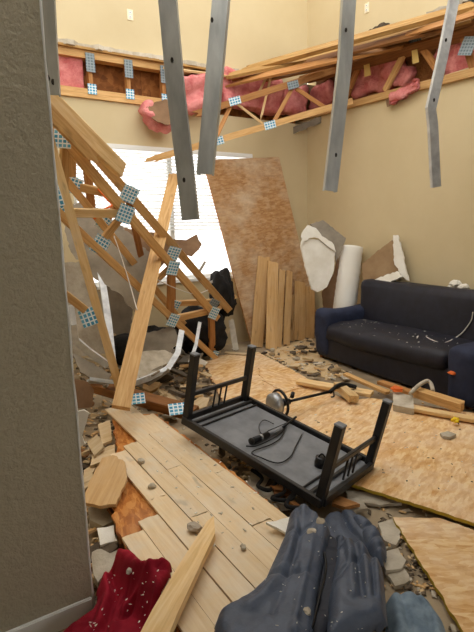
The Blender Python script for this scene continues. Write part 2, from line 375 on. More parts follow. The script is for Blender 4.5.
# ------------------------------------------------------------------ floor band above the right wall
XF = XR-.02
def corner(x, y, off):
    a, b_ = pX(x, y, XR-off), pY(x, y, YB-off); return a if (a-CAM).length < (b_-CAM).length else b_
rt = thing('wall_truss', 'broken open-web floor truss along the top of the right wall', 'truss', (XR+.05, 4, 3.25))
board('bottom_chord', pX(300, 118, XF), pX(480, 71, XF), .085, .06, (-1, 0, 0), 'pine', rt)
board('top_chord', pX(318, 76, XF+.05), pX(480, 26, XF+.05), .09, .06, (-1, 0, 0), 'pine_orange', rt)
for (ax, ay, bx, by, mt) in ((363, 58, 346, 97, 'pine_orange'), (411, 40, 385, 91, 'pine'), (417, 40, 442, 76, 'pine_orange'), (332, 66, 350, 92, 'pine_dark'), (462, 30, 474, 70, 'pine_dark')):
    board('web', pX(ax, ay, XF), pX(bx, by, XF), .075, .04, (-1, 0, 0), mt, rt)
plate(rt, pX(414, 41, XF-.03), (0, 1, 0), (-1, 0, 0), .2, .1, 'plate_grey'); plate(rt, pX(468, 46, XF-.08), (0, 1, .3), (-1, 0, .2), .16, .18, 'plate_grey')
boxes('rim_panel', [((XR+.17, 2.0, 3.22), (XR+.19, 5.8, 3.86))], 'pine_dark', rt)
for (x, y) in ((367, 69), (415, 56)):
    panel('paper_tag', [(x-3.5, y-6), (x+2, y-8), (x+4, y+6), (x-2.5, y+8)], pX(x, y, XF-.06), (-1, 0, 0), .003, 'tag', rt)
batt('pink insulation batt behind the paper tag on the right wall truss', pX(375, 78, XR+.14), .12, .62, .34, rx=.1, seed=6, nz=.07)
batt('pink insulation batt drooping under the wide web of the right wall truss', pX(398, 72, XR+.1), .12, .5, .24, rx=.75, seed=7, nz=.08)
batt('large pink insulation batt at the right edge of the right wall band', pX(461, 55, XR+.12), .1, .62, .46, rx=.08, seed=8, nz=.08)
batt('pink insulation batt near the corner behind the hanging truss', pX(322, 96, XR+.14), .1, .5, .3, rx=-.1, seed=9, nz=.06)
batt('pink insulation tuft hanging out below the right wall truss', pX(404, 92, XF-.05), .08, .42, .12, rx=-.22, seed=10, nz=.07)
rd = thing('splintered_floor_deck', 'splintered yellow plywood deck edge above the right wall truss', 'decking', (XR, 4, 3.85))
def strip(name, a, b_, w, t, X, mat, seed, n=(-.75, 0, .66), ja=.08, jb=.08):
    return board(name, corner(*a, XR-X), corner(*b_, XR-X), w, t, n, mat, rd, ja, jb, seed=seed)
strip('deck_strip', (246, 70), (480, 4), .12, .05, XR-.05, 'deck', 1)
strip('deck_strip', (228, 76), (352, 50), .2, .04, XR-.12, 'deck', 2)
strip('deck_strip', (262, 74), (480, 18), .12, .03, XR-.08, 'pine_dark', 3)
strip('deck_strip', (330, 56), (480, 13), .2, .03, XR-.16, 'deck', 4, ja=.14)
strip('deck_strip', (236, 82), (398, 46), .14, .03, XR-.16, 'pine_orange', 5, ja=.14, jb=.14)
strip('deck_strip', (290, 70), (372, 52), .1, .02, XR-.24, 'pine', 11, ja=.14, jb=.14)
strip('deck_strip', (318, 50), (440, 18), .04, .02, XR-.2, 'osb_edge', 12, ja=.05, jb=.1)
strip('deck_strip', (250, 71), (330, 52), .04, .02, XR-.22, 'osb_edge', 13, ja=.05, jb=.1)
strip('deck_strip', (304, 80), (480, 30), .16, .03, XR-.06, 'pine_dark', 21, n=(-.4, 0, -.9))
strip('deck_strip', (268, 80), (350, 62), .07, .02, XR-.2, 'pine_dark', 22, ja=.1, jb=.1)
strip('deck_strip', (402, 36), (480, 12), .09, .02, XR-.28, 'pine_orange', 23, ja=.12, jb=.1)
strip('fresh_split', (358, 51), (396, 40), .08, .03, XR-.26, 'pine_light', 6, ja=.12, jb=.12)
ragged('torn_gypsum', (XR, 5.78, 3.9), (XR, 2.6, 3.9), (-1, 0, 0), .01, .1, .05, 'gypsum_dirty', rd, 60, 8)
panel('torn_plaster_flap', [(362, 36), (370, 29), (384, 22), (394, 25), (380, 33), (368, 40)], pX(378, 31, XR-.04), (-1, 0, .1), .015, 'slate', rd, rough=.012)
panel('torn_plaster_flap', [(262, 66), (266, 62), (284, 59), (290, 62), (272, 70)], corner(278, 64, .16), (-1, -.9, .1), .015, 'slate', rd, rough=.01)
# hanging truss that crosses the corner
ht = thing('hanging_truss', 'broken floor truss sagging across the room corner below the band', 'truss', pX(345, 103, XF-.1))
hA, hB = pY(150, 160, YB-.28), pX(352, 101, XF-.12)
tA, tB = pY(196, 114, YB-.3), pX(338, 68, XF-.12)
def hb(px, py):     # depth along the hanging truss
    s = (px-150)/(352-150); d0 = (hA-CAM).dot(_F); d1 = (hB-CAM).dot(_F); return pd(px, py, 1/((1-s)/d0+s/d1))
hn = tocam((hA+hB)/2)
board('bottom_chord', hb(150, 160), hb(352, 101), .075, .04, hn, 'pine', ht, ja=.08)
board('top_chord', hb(196, 114), hb(338, 69), .075, .04, hn, 'pine_orange', ht, ja=.06)
for (ax, ay, bx, by, mt) in ((236, 103, 266, 126, 'pine_light'), (293, 87, 274, 122, 'pine_orange'), (296, 88, 326, 108, 'pine_orange'), (231, 105, 214, 141, 'pine_orange')):
    board('web', hb(ax, ay)-hn*.045, hb(bx, by)-hn*.045, .05 if mt != 'pine_light' else .03, .04, hn, mt, ht)
for (x, y, mm) in ((235, 101, 'plate_sky_reflection'), (270, 125, 'plate_sky_reflection'), (293, 85, 'plate_grey'), (218, 141, 'plate_sky_reflection')):
    plate(ht, hb(x, y)+hn*.022, hb(352, 101)-hb(150, 160), hn, .15, .09, mm)
for k, (a, b_) in enumerate((((270, 70), (259, 92)), ((272, 72), (261, 118)))):
    o = board('wood_splinter', corner(*a, .3), corner(*b_, .33), .03, .006, tocam(corner(*a, .3)), 'pine_light', None, 0, .05)
    tag(o, ['short pale wood splinter hanging from the deck edge near the corner', 'long thin pale wood splinter hanging from the deck edge near the corner'][k], 'splinter', 'hanging wood splinters')
fl = panel('torn_drywall_strip', [(277, 139), (283, 131), (305, 122), (330, 113), (352, 104), (352, 107), (328, 120), (300, 131), (283, 138), (279, 147)], corner(306, 122, .14), V((-.75, -.66, 0)), .012, 'gypsum_grey', None, 'gypsum', .008)
tag(fl, 'dark torn drywall strip dangling under the right wall band at the corner', 'drywall')
fl = panel('brown_paper_flap', [(386, 100), (392, 96), (402, 92), (394, 103), (387, 107)], pX(393, 99, XF-.05), (-1, 0, 0), .006, 'brown_paper', None, None, .008)
tag(fl, 'small brown paper flap hanging below the right wall truss', 'paper')

# outlets on the upper walls
def outlet(c, n, label):
    o = thing('wall_outlet', label, 'outlet', c, 'upper wall outlets'); n = V(n); x = V((0, 0, 1)).cross(n)
    M = frame(V(c)+n*.004, x, n); frombm('cover_plate', extrude([(-.036, -.058), (.036, -.058), (.036, .058), (-.036, .058)], -.004, .004, .002), 'outlet_ivory', M, o)
    for s in (-1, 1):
        k = frombm('socket', extrude([(-.016, -.014), (.016, -.014), (.016, .014), (-.016, .014)], -.001, .002), 'white_vinyl', M @ MX.Translation((0, s*.024, .005)), o)
        frombm('slot', extrude([(-.008, -.007), (-.004, -.007), (-.004, .007), (-.008, .007)], 0, .001), 'dark_slot', M @ MX.Translation((0, s*.024, .0075)), k)
        frombm('slot', extrude([(.004, -.007), (.008, -.007), (.008, .007), (.004, .007)], 0, .001), 'dark_slot', M @ MX.Translation((0, s*.024, .0075)), k)
outlet(pY(130, 15, YB), (0, -1, 0), 'ivory wall outlet on the upper back wall')
outlet(pX(367, 8, XR), (-1, 0, 0), 'ivory wall outlet on the upper right wall')

# ------------------------------------------------------------------ hanging steel studs
PROF = [(-.046, 0), (.046, 0), (.046, -.035), (.034, -.035), (.034, -.032), (.043, -.032), (.043, -.003), (-.043, -.003), (-.043, -.032), (-.034, -.032), (-.034, -.035), (-.046, -.035)]
def channel(name, pts, twist, mat, scale=1., parent=None, prof=PROF):
    pts = [V(p) for p in pts]; c = sum(pts, V())/len(pts); vs_, fs = [], []; n = len(prof)
    for i, p in enumerate(pts):
        d = (pts[min(i+1, len(pts)-1)]-pts[max(i-1, 0)]).normalized()
        tw = twist[i] if isinstance(twist, (list, tuple)) else twist
        u = (MX.Rotation(tw, 3, 'Z') @ _R); u = (u-d*u.dot(d)).normalized(); v = u.cross(d).normalized()
        if v.dot(CAM-p) < 0: v = -v
        for a in prof: vs_.append(p-c+u*a[0]*scale+v*a[1]*scale)
    for i in range(len(pts)-1):
        for k in range(n):
            a, b_ = i*n+k, i*n+(k+1) % n; fs.append((a, b_, b_+n, a+n))
    fs.append(tuple(range(n))); fs.append(tuple(range((len(pts)-1)*n, len(pts)*n)))
    bm = bmesh.new(); bv = [bm.verts.new(v) for v in vs_]
    for q in fs: bm.faces.new([bv[i] for i in q])
    return frombm(name, bm, mat, MX.Translation(c), parent)
YS = 2.06
def stud(pxs, tw, mat, label, holes=(), scale=1.):
    P = [pY(x, y, YS) for x, y in pxs]; d = (P[0]-P[1]).normalized()
    P = [P[0]+d*((3.12-P[0].z)/d.z)]+P
    t = thing('steel_stud', label, 'steel stud', P[0], 'steel studs hanging from the torn wall head')
    channel('channel', P, tw, mat, scale, t)
    for (x, y) in holes:
        c = pY(x, y, YS); M = frame(c+tocam(c)*.004, V((0, 0, 1)), tocam(c))
        frombm('punch_hole', extrude([(.012*math.cos(a), .007*math.sin(a)) for a in [k*math.pi/4 for k in range(8)]], -.001, .001), 'dark_slot', M, t)
stud([(46, 0), (48, 40), (51.5, 95)], .1, 'steel', 'pale grey steel stud hanging beside the near wall edge', ((48, 78), (53, 82)), .66)
stud([(167, 0), (175, 90), (184, 165), (190, 220)], -.15, 'steel', 'longest grey steel stud hanging in front of the window blind', ((172, 60), (184, 180)), .86)
stud([(220, 0), (212, 90), (204, 174)], -.3, 'steel', 'grey steel stud hanging just right of the longest stud', ((212, 20),), .86)
stud([(350, -5), (346, 60), (338, 130), (331, 191)], .25, 'steel', 'straight steel stud hanging in front of the room corner', ((346, 30), (336, 155)), .84)
stud([(456, -5), (444, 55), (432, 108), (434, 125), (437, 187)], .3, 'steel_bright', 'bright kinked steel stud hanging at the right side', ((446, 40), (434, 100)), .72)
bx_ = thing('steel_track', 'steel wall track under the ceiling edge that holds the studs', 'steel track', (2, YS, 3.12))
boxes('header_beam', [((-.9, YS-.06, 3.15), (4.95, YS+.06, 3.4))], 'pine_dark', bx_)
boxes('track_web', [((.3, YS-.06, 3.135), (4.9, YS+.06, 3.15))], 'steel', bx_)
boxes('track_lip', [((.3, YS-.063, 3.07), (4.9, YS-.06, 3.15))], 'steel', bx_); boxes('track_lip', [((.3, YS+.06, 3.07), (4.9, YS+.063, 3.15))], 'steel', bx_)

# ------------------------------------------------------------------ collapsed trusses on the left
def dline(x, xa, da, xb, db): s = (x-xa)/(xb-xa); return 1/((1-s)/da+s/db)
dC = lambda x: dline(x, 50, 3.35, 213, 5.6)
dD = lambda x: dline(x, 50, 3.65, 213, 5.95)
dB = lambda x: dline(x, 50, 3.75, 228, 6.05)
dE = lambda x: dline(x, 60, 4.05, 206, 6.25)
def truss(name, label, chords, webs, plates, matc, base):
    t = thing(name, label, 'truss', base, 'collapsed floor trusses')
    fs = []
    for (ax, ay, bx, by, df, w) in chords:
        A, B = pd(ax, ay, df(ax)), pd(bx, by, df(bx)); fs.append((A, B))
    n = (fs[0][1]-fs[0][0]).cross(fs[1][1]-fs[0][0]).normalized() if len(fs) > 1 else tocam(fs[0][0])
    if n.dot(tocam(fs[0][0])) < 0: n = -n
    for (A, B), ch in zip(fs, chords): board('chord', A, B, ch[5], .06, n, matc, t)
    for (ax, ay, da, bx, by, db, w, mt) in webs: board('web', pd(ax, ay, da(ax))-n*.012, pd(bx, by, db(bx))-n*.012, w, .035, n, mt, t)
    for (x, y, df, ang, mm, sz) in plates:
        c = pd(x, y, df(x))+n*.031; A, B = fs[0]; x_ = MX.Rotation(ang, 3, n) @ (B-A).normalized()
        plate(t, c, x_, n, sz, sz*.95, mm)
    return t
truss('floor_truss', 'nearest collapsed floor truss slanting down from the near wall to the window', 
      [(44, 117, 217, 318, dC, .075), (48, 203, 216, 359, dD, .065)],
      [(66, 146, dC, 63, 212, dD, .07, 'pine'), (66, 213, dD, 122, 214, dC, .07, 'pine_light'), (98, 247, dD, 124, 215, dC, .065, 'pine'),
       (146, 291, dD, 171, 268, dC, .06, 'pine'), (172, 270, dC, 171, 319, dD, .085, 'pine_orange'), (171, 320, dD, 212, 311, dC, .075, 'pine'), (212, 313, dC, 213, 355, dD, .085, 'pine_orange')],
      [(60, 138, dC, .75, 'plate_sky_reflection', .135), (62, 206, dD, 1.2, 'plate_sky_reflection', .12), (123, 213, dC, .4, 'plate_sky_reflection', .16), (98, 244, dD, .2, 'plate_sky_reflection', .16), (171, 267, dC, .5, 'plate_sky_reflection', .15), (171, 319, dD, .3, 'plate_sky_reflection', .15), (212, 312, dC, .3, 'plate_sky_reflection', .15), (213, 354, dD, .3, 'plate_sky_reflection', .12)],
      'pine', pd(213, 357, 5.95))
truss('floor_truss', 'second collapsed floor truss lying just behind the nearest one',
      [(58, 113, 229, 310, dB, .085), (58, 170, 206, 351, dE, .07)],
      [(72, 150, dB, 72, 186, dE, .07, 'pine'), (73, 186, dE, 104, 193, dB, .07, 'pine'), (104, 223, dE, 128, 194, dB, .07, 'pine_orange'), (172, 254, dB, 173, 305, dE, .075, 'pine_orange'), (173, 304, dE, 216, 302, dB, .07, 'pine'), (128, 196, dB, 146, 277, dE, .06, 'pine_dark'),
       (84, 140, dB, 92, 208, dE, .07, 'pine_orange')],
      [(128, 193, dB, .4, 'plate_sky_reflection', .16), (72, 184, dE, .5, 'plate_sky_reflection', .15), (103, 222, dE, .1, 'plate_sky_reflection', .14), (172, 252, dB, .5, 'plate_sky_reflection', .15), (173, 304, dE, .4, 'plate_sky_reflection', .14), (212, 303, dB, .3, 'plate_grey', .14)],
      'pine', pd(206, 350, 6.2))
# heavy broken chord pair on top
hp = thing('broken_chord_stub', 'thick pale broken lumber end lying on top of the collapsed trusses', 'lumber', pd(122, 172, 4.0))
dA = lambda x: dline(x, 38, 2.9, 122, 3.95)
A, B = pd(28, 80, dA(28)), pd(121, 170, dA(121)); nA = (tocam((A+B)/2)+V((0, 0, .35))).normalized()
board('lumber_face', A, B, .125, .07, nA, 'pine_light', hp, bev=.008)
A2, B2 = pd(33, 96, dA(33)), pd(92, 158, dA(92)); board('split_layer', A2+nA*.02, B2+nA*.02, .08, .04, nA, 'pine', hp, jb=.06)
# dangling chord of a third truss
dF = lambda x: dline(x, 50, 3.15, 119, 3.75)
t3 = thing('dangling_truss_chord', 'slim truss chord hanging steeply between the near wall and the leaning board', 'truss', pd(119, 388, dF(119)))
nF = tocam(pd(85, 260, 3.4))
board('chord', pd(49, 137, dF(49)), pd(120, 390, dF(120)), .062, .038, nF, 'pine_light', t3, jb=.05)
board('web', pd(62, 292, dF(60)), pd(88, 312, dF(88)), .055, .036, nF, 'pine', t3)
plate(t3, pd(88, 317, dF(88))+nF*.022, V((.3, 0, -1)), nF, .13, .105); plate(t3, pd(57, 196, dF(57))+nF*.022, V((.25, 0, -1)), nF, .14, .06)
# big leaning board
lb = board('leaning_board', pd(121, 408, 3.35), pd(174, 176, 5.98), .128, .04, V((-.35, -1, .35)), 'pine', None, 0, .04)
tag(lb, 'wide pine board leaning up through the trusses toward the window', 'lumber')
tag(tube('electrical_wire', smoothpath([pd(114, 236, 4.5), pd(121, 256, 4.45), pd(130, 285, 4.3), pd(137, 310, 4.0)]), .005, 'cord_white'), 'thin white wire hanging between the trusses left of the leaning board', 'wire')
tag(tube('electrical_wire', smoothpath([pd(158, 280, 4.6), pd(175, 288, 4.9), pd(195, 294, 5.2), pd(208, 290, 5.5)]), .005, 'cord_white'), 'thin white wire looping across the lower trusses', 'wire')
tag(tube('orange_cable', smoothpath([pd(98, 189, 4.2), pd(106, 198, 4.2), pd(112, 205, 4.2), pd(105, 209, 4.15), pd(94, 219, 4.1)]), .01, 'orange'), 'short orange cable loop caught in the upper trusses', 'cable')
# sole plates lying on the rubble under the leaning board
o = thing('wall_plate_lumber', 'dark lumber with nail plates tinted by painted sky reflection lying across the rubble behind the floor section', 'lumber', pz(150, 400, .18))
board('lumber', pz(95, 386, .26), pz(196, 414, .24), .1, .09, (0, -.6, .8), 'pine_dark', o)
for (x, y) in ((136, 399), (178, 409)):
    c = pz(x, y, .30); plate(o, c-ray(x, y).normalized()*.02, V((1, -.3, 0)), (0, -.6, .8), .14, .1)

# ------------------------------------------------------------------ leaning OSB sheet and loose planks in the corner
TL, TR, BL = pY(203, 160, YB-.03), pY(279, 157, YB-.03), pz(252, 346, .02)
BR = BL+(TR-TL); nO = (TR-TL).cross(BL-TL).normalized()
if nO.dot(tocam(TL)) < 0: nO = -nO
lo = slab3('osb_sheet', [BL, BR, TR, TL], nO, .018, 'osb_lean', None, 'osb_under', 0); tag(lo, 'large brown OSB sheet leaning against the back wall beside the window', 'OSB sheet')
plk = [((256.5, 347), (264, 257), 13, 'a'), ((270, 349), (273, 262), 12, 'b'), ((278, 347), (282, 270), 7, 'c'), ((285, 345), (289.5, 271), 7, 'd'), ((291, 341), (292.5, 294), 8, 'e'), ((298, 340), (300, 282), 12, 'f'), ((309, 338), (310, 287), 11, 'g')]
lbls = ['tall flooring plank leaning on the OSB sheet, leftmost of the seven', 'second leaning flooring plank from the left on the OSB sheet', 'third leaning flooring plank from the left, narrow', 'fourth leaning flooring plank from the left, narrow with square top', 'short narrow flooring plank, fifth in the leaning row', 'wide short flooring plank, sixth in the leaning row', 'wide short flooring plank, last in the leaning row near the sofa']
for i, (b0, t0, w, _) in enumerate(plk):
    off = nO*(.02+.02*(i % 2))
    B1 = pz(b0[0], b0[1], .02)+V((0, -.03*(i % 2), 0)); T1 = pp(t0[0], t0[1], TL+off, nO)
    o = board('flooring_plank', B1, T1, w*(B1-CAM).dot(_F)/480*1.12, .014, nO, 'flooring_tan', None, 0, .025 if i in (0, 4) else .008, seed=i)
    tag(o, lbls[i], 'plank', 'flooring planks leaning in the corner')
# torn drywall pieces by the corner
dw = thing('drywall_chunk', 'white rounded drywall chunk with torn top standing in the corner', 'drywall', pd(318, 292, 6.2))
p0 = pd(318, 262, 6.15); n0 = V((-.25, -1, .25))
panel('white_face', [(301, 245), (304, 238), (312, 239), (322, 240), (330, 244), (335, 250), (334, 271), (327, 287), (318, 292), (312, 289), (306, 268)], p0, n0, .03, 'gypsum', dw, None, .006)
panel('torn_paper', [(301, 245), (302, 233), (308, 225), (316, 228), (322, 236), (332, 242), (336, 252), (329, 247), (318, 238), (309, 238)], p0+V((0, -.03, 0)), n0, .012, 'gypsum', dw, None, .012, seed=3)
panel('paper_back', [(310, 224), (323, 220), (346, 238), (341, 252), (336, 262), (334, 250), (322, 236)], p0+V((.05, .1, 0)), V((-.7, -1, .5)), .02, 'gypsum_grey', dw, None, .006)
panel('lower_board', [(322, 292), (334, 274), (336, 264), (338, 256), (340, 270), (338, 330), (326, 334)], p0+V((.1, .15, 0)), V((-.5, -1, .1)), .02, 'brown_paper', dw, None, .006)
# white foam roll
rc = pd(345, 301, 6.42); rtop = pd(351, 247, 6.42)
rp = [rc.lerp(rtop, i/24) for i in range(25)]; rr = [.158+.003*math.sin(i*2.1) for i in range(25)]
ro = thing('foam_roll', 'white roll of foam sheet standing behind the sofa arm', 'roll', V((rc.x, rc.y, 0)))
tube('roll_body', [rc-(rtop-rc)*((rc.z-.01)/(rtop.z-rc.z))]+rp, [.158]+rr, 'white_foam', ro, 20); tube('core', [rtop-(rtop-rc).normalized()*.02, rtop+(rtop-rc).normalized()*.004], .05, 'gypsum_paper', ro, 12)
ds = thing('drywall_scrap', 'brown backed drywall scrap with white edges resting behind the sofa', 'drywall', pX(385, 275, XR-.12))
n1 = V((-1, -.3, .2)); p1 = pX(385, 262, XR-.16)
panel('brown_back', [(362, 264), (376, 252), (392, 240), (397, 256), (399, 276), (363, 284)], p1, n1, .02, 'gypsum_paper', ds, None, .006)
panel('white_edge', [(393, 235), (398, 235), (403, 255), (409, 281), (401, 276), (394, 262)], p1-V((.05, 0, 0)), n1, .025, 'gypsum', ds, None, .008)
panel('white_edge', [(361, 283), (378, 278), (397, 271), (402, 277), (385, 283), (364, 289)], p1-V((.06, 0, 0)), V((-1, -.2, .5)), .03, 'gypsum', ds, None, .01, seed=4)

# ------------------------------------------------------------------ sofa
ang = math.atan2(.13, 1.87)
SM = MX.Translation((3.94, 4.47, 0)) @ MX.Rotation(-ang, 4, 'Z')      # local x: towards the wall, local -y: along the front to the right
sf = thing('sofa', 'dark navy fabric sofa with dusty seat against the right wall', 'sofa', (3.94, 3.4, 0))
def spart(name, x0, x1, y0, y1, z0, z1, r, mat='sofa_fabric', puff=0., nz=.01, rot=None, seed=0):
    M = SM @ MX.Translation(((x0+x1)/2, (y0+y1)/2, (z0+z1)/2))
    if rot: M = M @ MX.Rotation(rot[0], 4, rot[1])
    return soft(name, x1-x0, y1-y0, z1-z0, r, M, mat, sf, puff, nz, 4., 2, seed)
spart('base', .02, .86, -2.2, 0, .03, .33, .04, nz=.012, seed=1)
spart('seat_cushion', -.03, .66, -1.92, -.2, .27, .47, .085, puff=.05, nz=.03, seed=2)
spart('backrest', .58, .93, -2.2, -.1, .2, .95, .1, nz=.03, rot=(.1, 'Y'), seed=3)
spart('armrest', -.02, .84, -.24, .02, .05, .63, .09, 'sofa_arm_fabric', nz=.02, seed=4)
spart('armrest', -.06, .84, -2.24, -1.95, .05, .56, .09, 'sofa_arm_fabric', nz=.02, seed=5)
for (x, y) in ((.07, -.05), (.07, -2.12)):
    q = SM @ V((x, y, 0)); tube('leg', [q, q+V((0, 0, .06))], .025, 'pine_dark', sf, 8)
from mathutils.bvhtree import BVHTree
def surface(objs):
    vs_, fs = [], []
    for o in objs:
        b0 = len(vs_); vs_ += [WM[o] @ v.co for v in o.data.vertices]; fs += [[b0+i for i in p.vertices] for p in o.data.polygons]
    return BVHTree.FromPolygons(vs_, fs)
SOFA = surface([o for o in sf.children])
def on_sofa(x, y, off=.014):
    h = SOFA.ray_cast(CAM, ray(x, y).normalized())[0]
    return h-ray(x, y).normalized()*off
cordp = [on_sofa(x, y) for x, y in ((473, 312), (471, 321), (463, 332), (455, 338), (447, 342), (440, 343), (428, 338), (421, 333), (417, 338))]
tag(tube('power_cord', smoothpath(cordp), .006, 'cord_white'), 'thin white cord lying across the sofa seat and backrest', 'cord')
def rock(name, c, s, mat, seed, flat=.5):
    bm = bmesh.new(); bmesh.ops.create_icosphere(bm, subdivisions=2, radius=1)
    for v in bm.verts: v.co = V((v.co.x*s, v.co.y*s*.75, v.co.z*s*flat))*(1+.45*NZ.noise(v.co*1.6+V((seed*3.7, seed, 0))))
    return frombm(name, bm, mat, MX.Translation(V(c)) @ MX.Rotation(seed*1.3, 4, 'Z'))
for k, (x, y, s) in enumerate(((456, 284, .07), (464, 287, .06), (450, 287, .04))):
    tag(rock('plaster_crumb', pX(x, y, 4.78), s, 'gypsum', k+1, .6), 'white plaster crumb on top of the sofa backrest near the right edge', 'plaster', 'plaster crumbs on the sofa back')
tag(rock('orange_scrap', on_sofa(453, 373, .0), .04, 'orange', 9, .4), 'small orange scrap on the sofa front below the right armrest', 'scrap')

# ------------------------------------------------------------------ OSB sheets on the floor
def fpoly(name, pxs, z, t, mat, label, cat, group=None, edge=None, rough=0., tilt=(0, 0), seed=1):
    n = V((tilt[0], tilt[1], 1)); c = pz(sum(p[0] for p in pxs)/len(pxs), sum(p[1] for p in pxs)/len(pxs), z)
    return tag(panel(name, pxs, c, n, t, mat, None, edge, rough, seed=seed), label, cat, group)
fpoly('osb_sheet', [(203, 361), (222, 355), (258, 352), (300, 374), (345, 400), (352, 416), (300, 440), (262, 452), (228, 412)], .05, .018, 'osb_floor', 'OSB sheet lying on the floor behind the overturned table', 'OSB sheet', None, 'osb_under', .012)
fpoly('osb_sheet', [(296, 424), (330, 402), (372, 398), (480, 414), (500, 532), (474, 523), (420, 505), (352, 484), (330, 470)], .075, .02, 'osb_floor', 'large dusty OSB sheet lying right of the overturned table', 'OSB sheet', None, 'osb_edge', .004)
fpoly('osb_sheet', [(393, 517), (440, 518), (520, 545), (560, 640), (475, 650), (430, 577)], .045, .02, 'osb_floor', 'OSB sheet at the lower right corner in front of the larger sheet', 'OSB sheet', None, 'osb_edge', .006)
fpoly('floor_panel', [(262, 353), (275, 346), (312, 338), (320, 356), (350, 374), (330, 379), (292, 368)], .012, .01, 'offcut', 'tan floor panel under the scattered fragments before the sofa', 'flooring', None, None, .01)
fpoly('osb_offcut', [(258, 366), (275, 371), (302, 376), (308, 386), (285, 392), (262, 380)], .058, .012, 'osb_floor', 'torn OSB layer peeling up behind the black hand tool', 'OSB sheet', None, None, .02)

# ------------------------------------------------------------------ flooring section with planks on a subfloor
ZP = .2
fs_ = thing('flooring_section', 'torn section of pale plank flooring lying across the rubble in the foreground', 'flooring', (1, 2.4, .12))
slab3('subfloor_sheet', [V((.6, 2.12, ZP-.016)), V((.74, 2.75, ZP-.016)), V((.9, 3.0, ZP-.016)), V((1.06, 3.6, ZP-.016)), V((1.36, 3.45, ZP-.016)), V((1.37, 2.2, ZP-.016)), V((1.32, 1.25, ZP-.016)), V((.6, 1.2, ZP-.016))], (0, 0, 1), .018, 'osb_under', fs_, None, .015)
boxes('joist', [((.64, 1.3, 0.02), (.68, 2.1, ZP-.04))], 'pine_dark', fs_); boxes('joist', [((1.24, 1.3, 0.02), (1.28, 3.4, ZP-.04))], 'pine_dark', fs_)
edges = [(.60, .705, 2.02, 1.15, 0), (.708, .812, 2.10, 1.10, 0), (.82, .925, 2.9, 2.25, .0), (.82, .925, 2.245, 1.2, .002), (.932, 1.036, 2.98, 1.98, 0), (.932, 1.036, 1.975, 1.15, .001), (1.04, 1.144, 3.72, 2.5, .002), (1.04, 1.144, 2.497, 1.2, 0), (1.147, 1.251, 3.70, 3.05, .001), (1.147, 1.251, 3.047, 1.75, .003), (1.147, 1.251, 1.745, 1.2, 0), (1.254, 1.33, 3.4, 2.3, 0), (1.254, 1.33, 2.297, 1.35, .002)]
for i, (xa, xb, ya, yb, dz) in enumerate(edges):
    xm = (xa+xb)/2+random.uniform(-.002, .002)
    board('plank', (xm+random.uniform(-.003, .003), ya, ZP+dz), (xm, yb, ZP+dz), xb-xa+.001, .014, (random.uniform(-.01, .01), 0, 1), 'flooring', fs_, .012 if ya > 2.2 else .004, .004, seed=i)
# loose board across the section
fpoly('loose_board', [(178, 566), (207, 521), (214, 516), (215, 533), (200, 565), (178, 612), (164, 646), (130, 652), (152, 610)], .28, .035, 'pine_light', 'long pale board lying diagonally over the plank flooring beside the red garment', 'lumber', None, None, 0, (.0, .0))
fpoly('torn_plank', [(90, 480), (102, 458), (113, 455), (125, 462), (127, 478), (116, 504), (100, 506), (83, 502)], .24, .02, 'flooring_tan', 'curved yellowish plank piece left of the plank flooring', 'plank', None, None, .006, (-.15, -.1))

# ------------------------------------------------------------------ overturned black table
TM = MX.Translation((1.773, 2.393, .241)) @ MX.Rotation(-1.273, 4, 'Z') @ MX.Rotation(.198, 4, 'Y') @ MX.Rotation(-.057, 4, 'X')
TL_, TW_, TH_ = 1.055, .617, .444
tb = thing('overturned_table', 'overturned black metal table lying on its top with legs in the air', 'table', (1.773, 2.393, .15))
def tbox(name, a, b_, mat, bev=.003):
    c = (V(a)+V(b_))/2; bm = bmesh.new(); bmbox(bm, V(a)-c, V(b_)-c)
    if bev: bmesh.ops.bevel(bm, geom=list(bm.edges), offset=bev, segments=1, affect='EDGES')
    return frombm(name, bm, mat, TM @ MX.Translation(c), tb)
hl, hw = TL_/2+.02, TW_/2+.02
tbox('tabletop', (-hl+.03, -hw+.03, -.03), (hl-.03, hw-.03, -.008), 'table_board')
for s in (-1, 1):
    tbox('apron', (-hl, s*hw-.014, -.034), (hl, s*hw+.014, .018), 'black_metal'); tbox('apron', (s*hl-.014, -hw+.02, -.034), (s*hl+.014, hw-.02, .018), 'black_metal')
    tbox('cross_rail', (s*(hl-.085)-.011, -hw+.02, -.008), (s*(hl-.085)+.011, hw-.02, .014), 'black_metal'); tbox('cross_rail', (s*(hl-.14)-.006, -hw+.02, -.008), (s*(hl-.14)+.006, hw-.02, .006), 'black_metal')
    tbox('end_stretcher', (s*(TL_/2)-.011, -TW_/2+.01, .165), (s*(TL_/2)+.011, TW_/2-.01, .195), 'black_metal')
    for y in (-.06, 0, .06): tbox('spindle', (s*(TL_/2)-.006, y-.006, .02), (s*(TL_/2)+.006, y+.006, .167), 'black_metal')
tops = {(-1, -1): (194.5, 354), (-1, 1): (251, 348), (1, -1): (341, 426), (1, 1): (388, 403)}
for (sx, sy), (px, py) in tops.items():
    A = TM @ V((sx*TL_/2, sy*TW_/2, -.03)); Bm = TM @ V((sx*TL_/2, sy*TW_/2, TH_)); B = pd(px, py, (Bm-CAM).dot(_F)); B = Bm.lerp(B, .75)
    lg = board('leg', A, B, .05, .05, TM.to_3x3() @ V((1, 0, 0)), 'black_metal', tb, bev=.004)
    d = (B-A).normalized(); board('foot_cap', B, B+d*.012, .053, .053, TM.to_3x3() @ V((1, 0, 0)), 'table_board', lg)
ZTB = TM.to_3x3() @ V((0, 0, 1)); P0T = TM @ V((0, 0, -.004))
tp_ = lambda x, y, h=0.: pp(x, y, P0T+ZTB*h, ZTB)
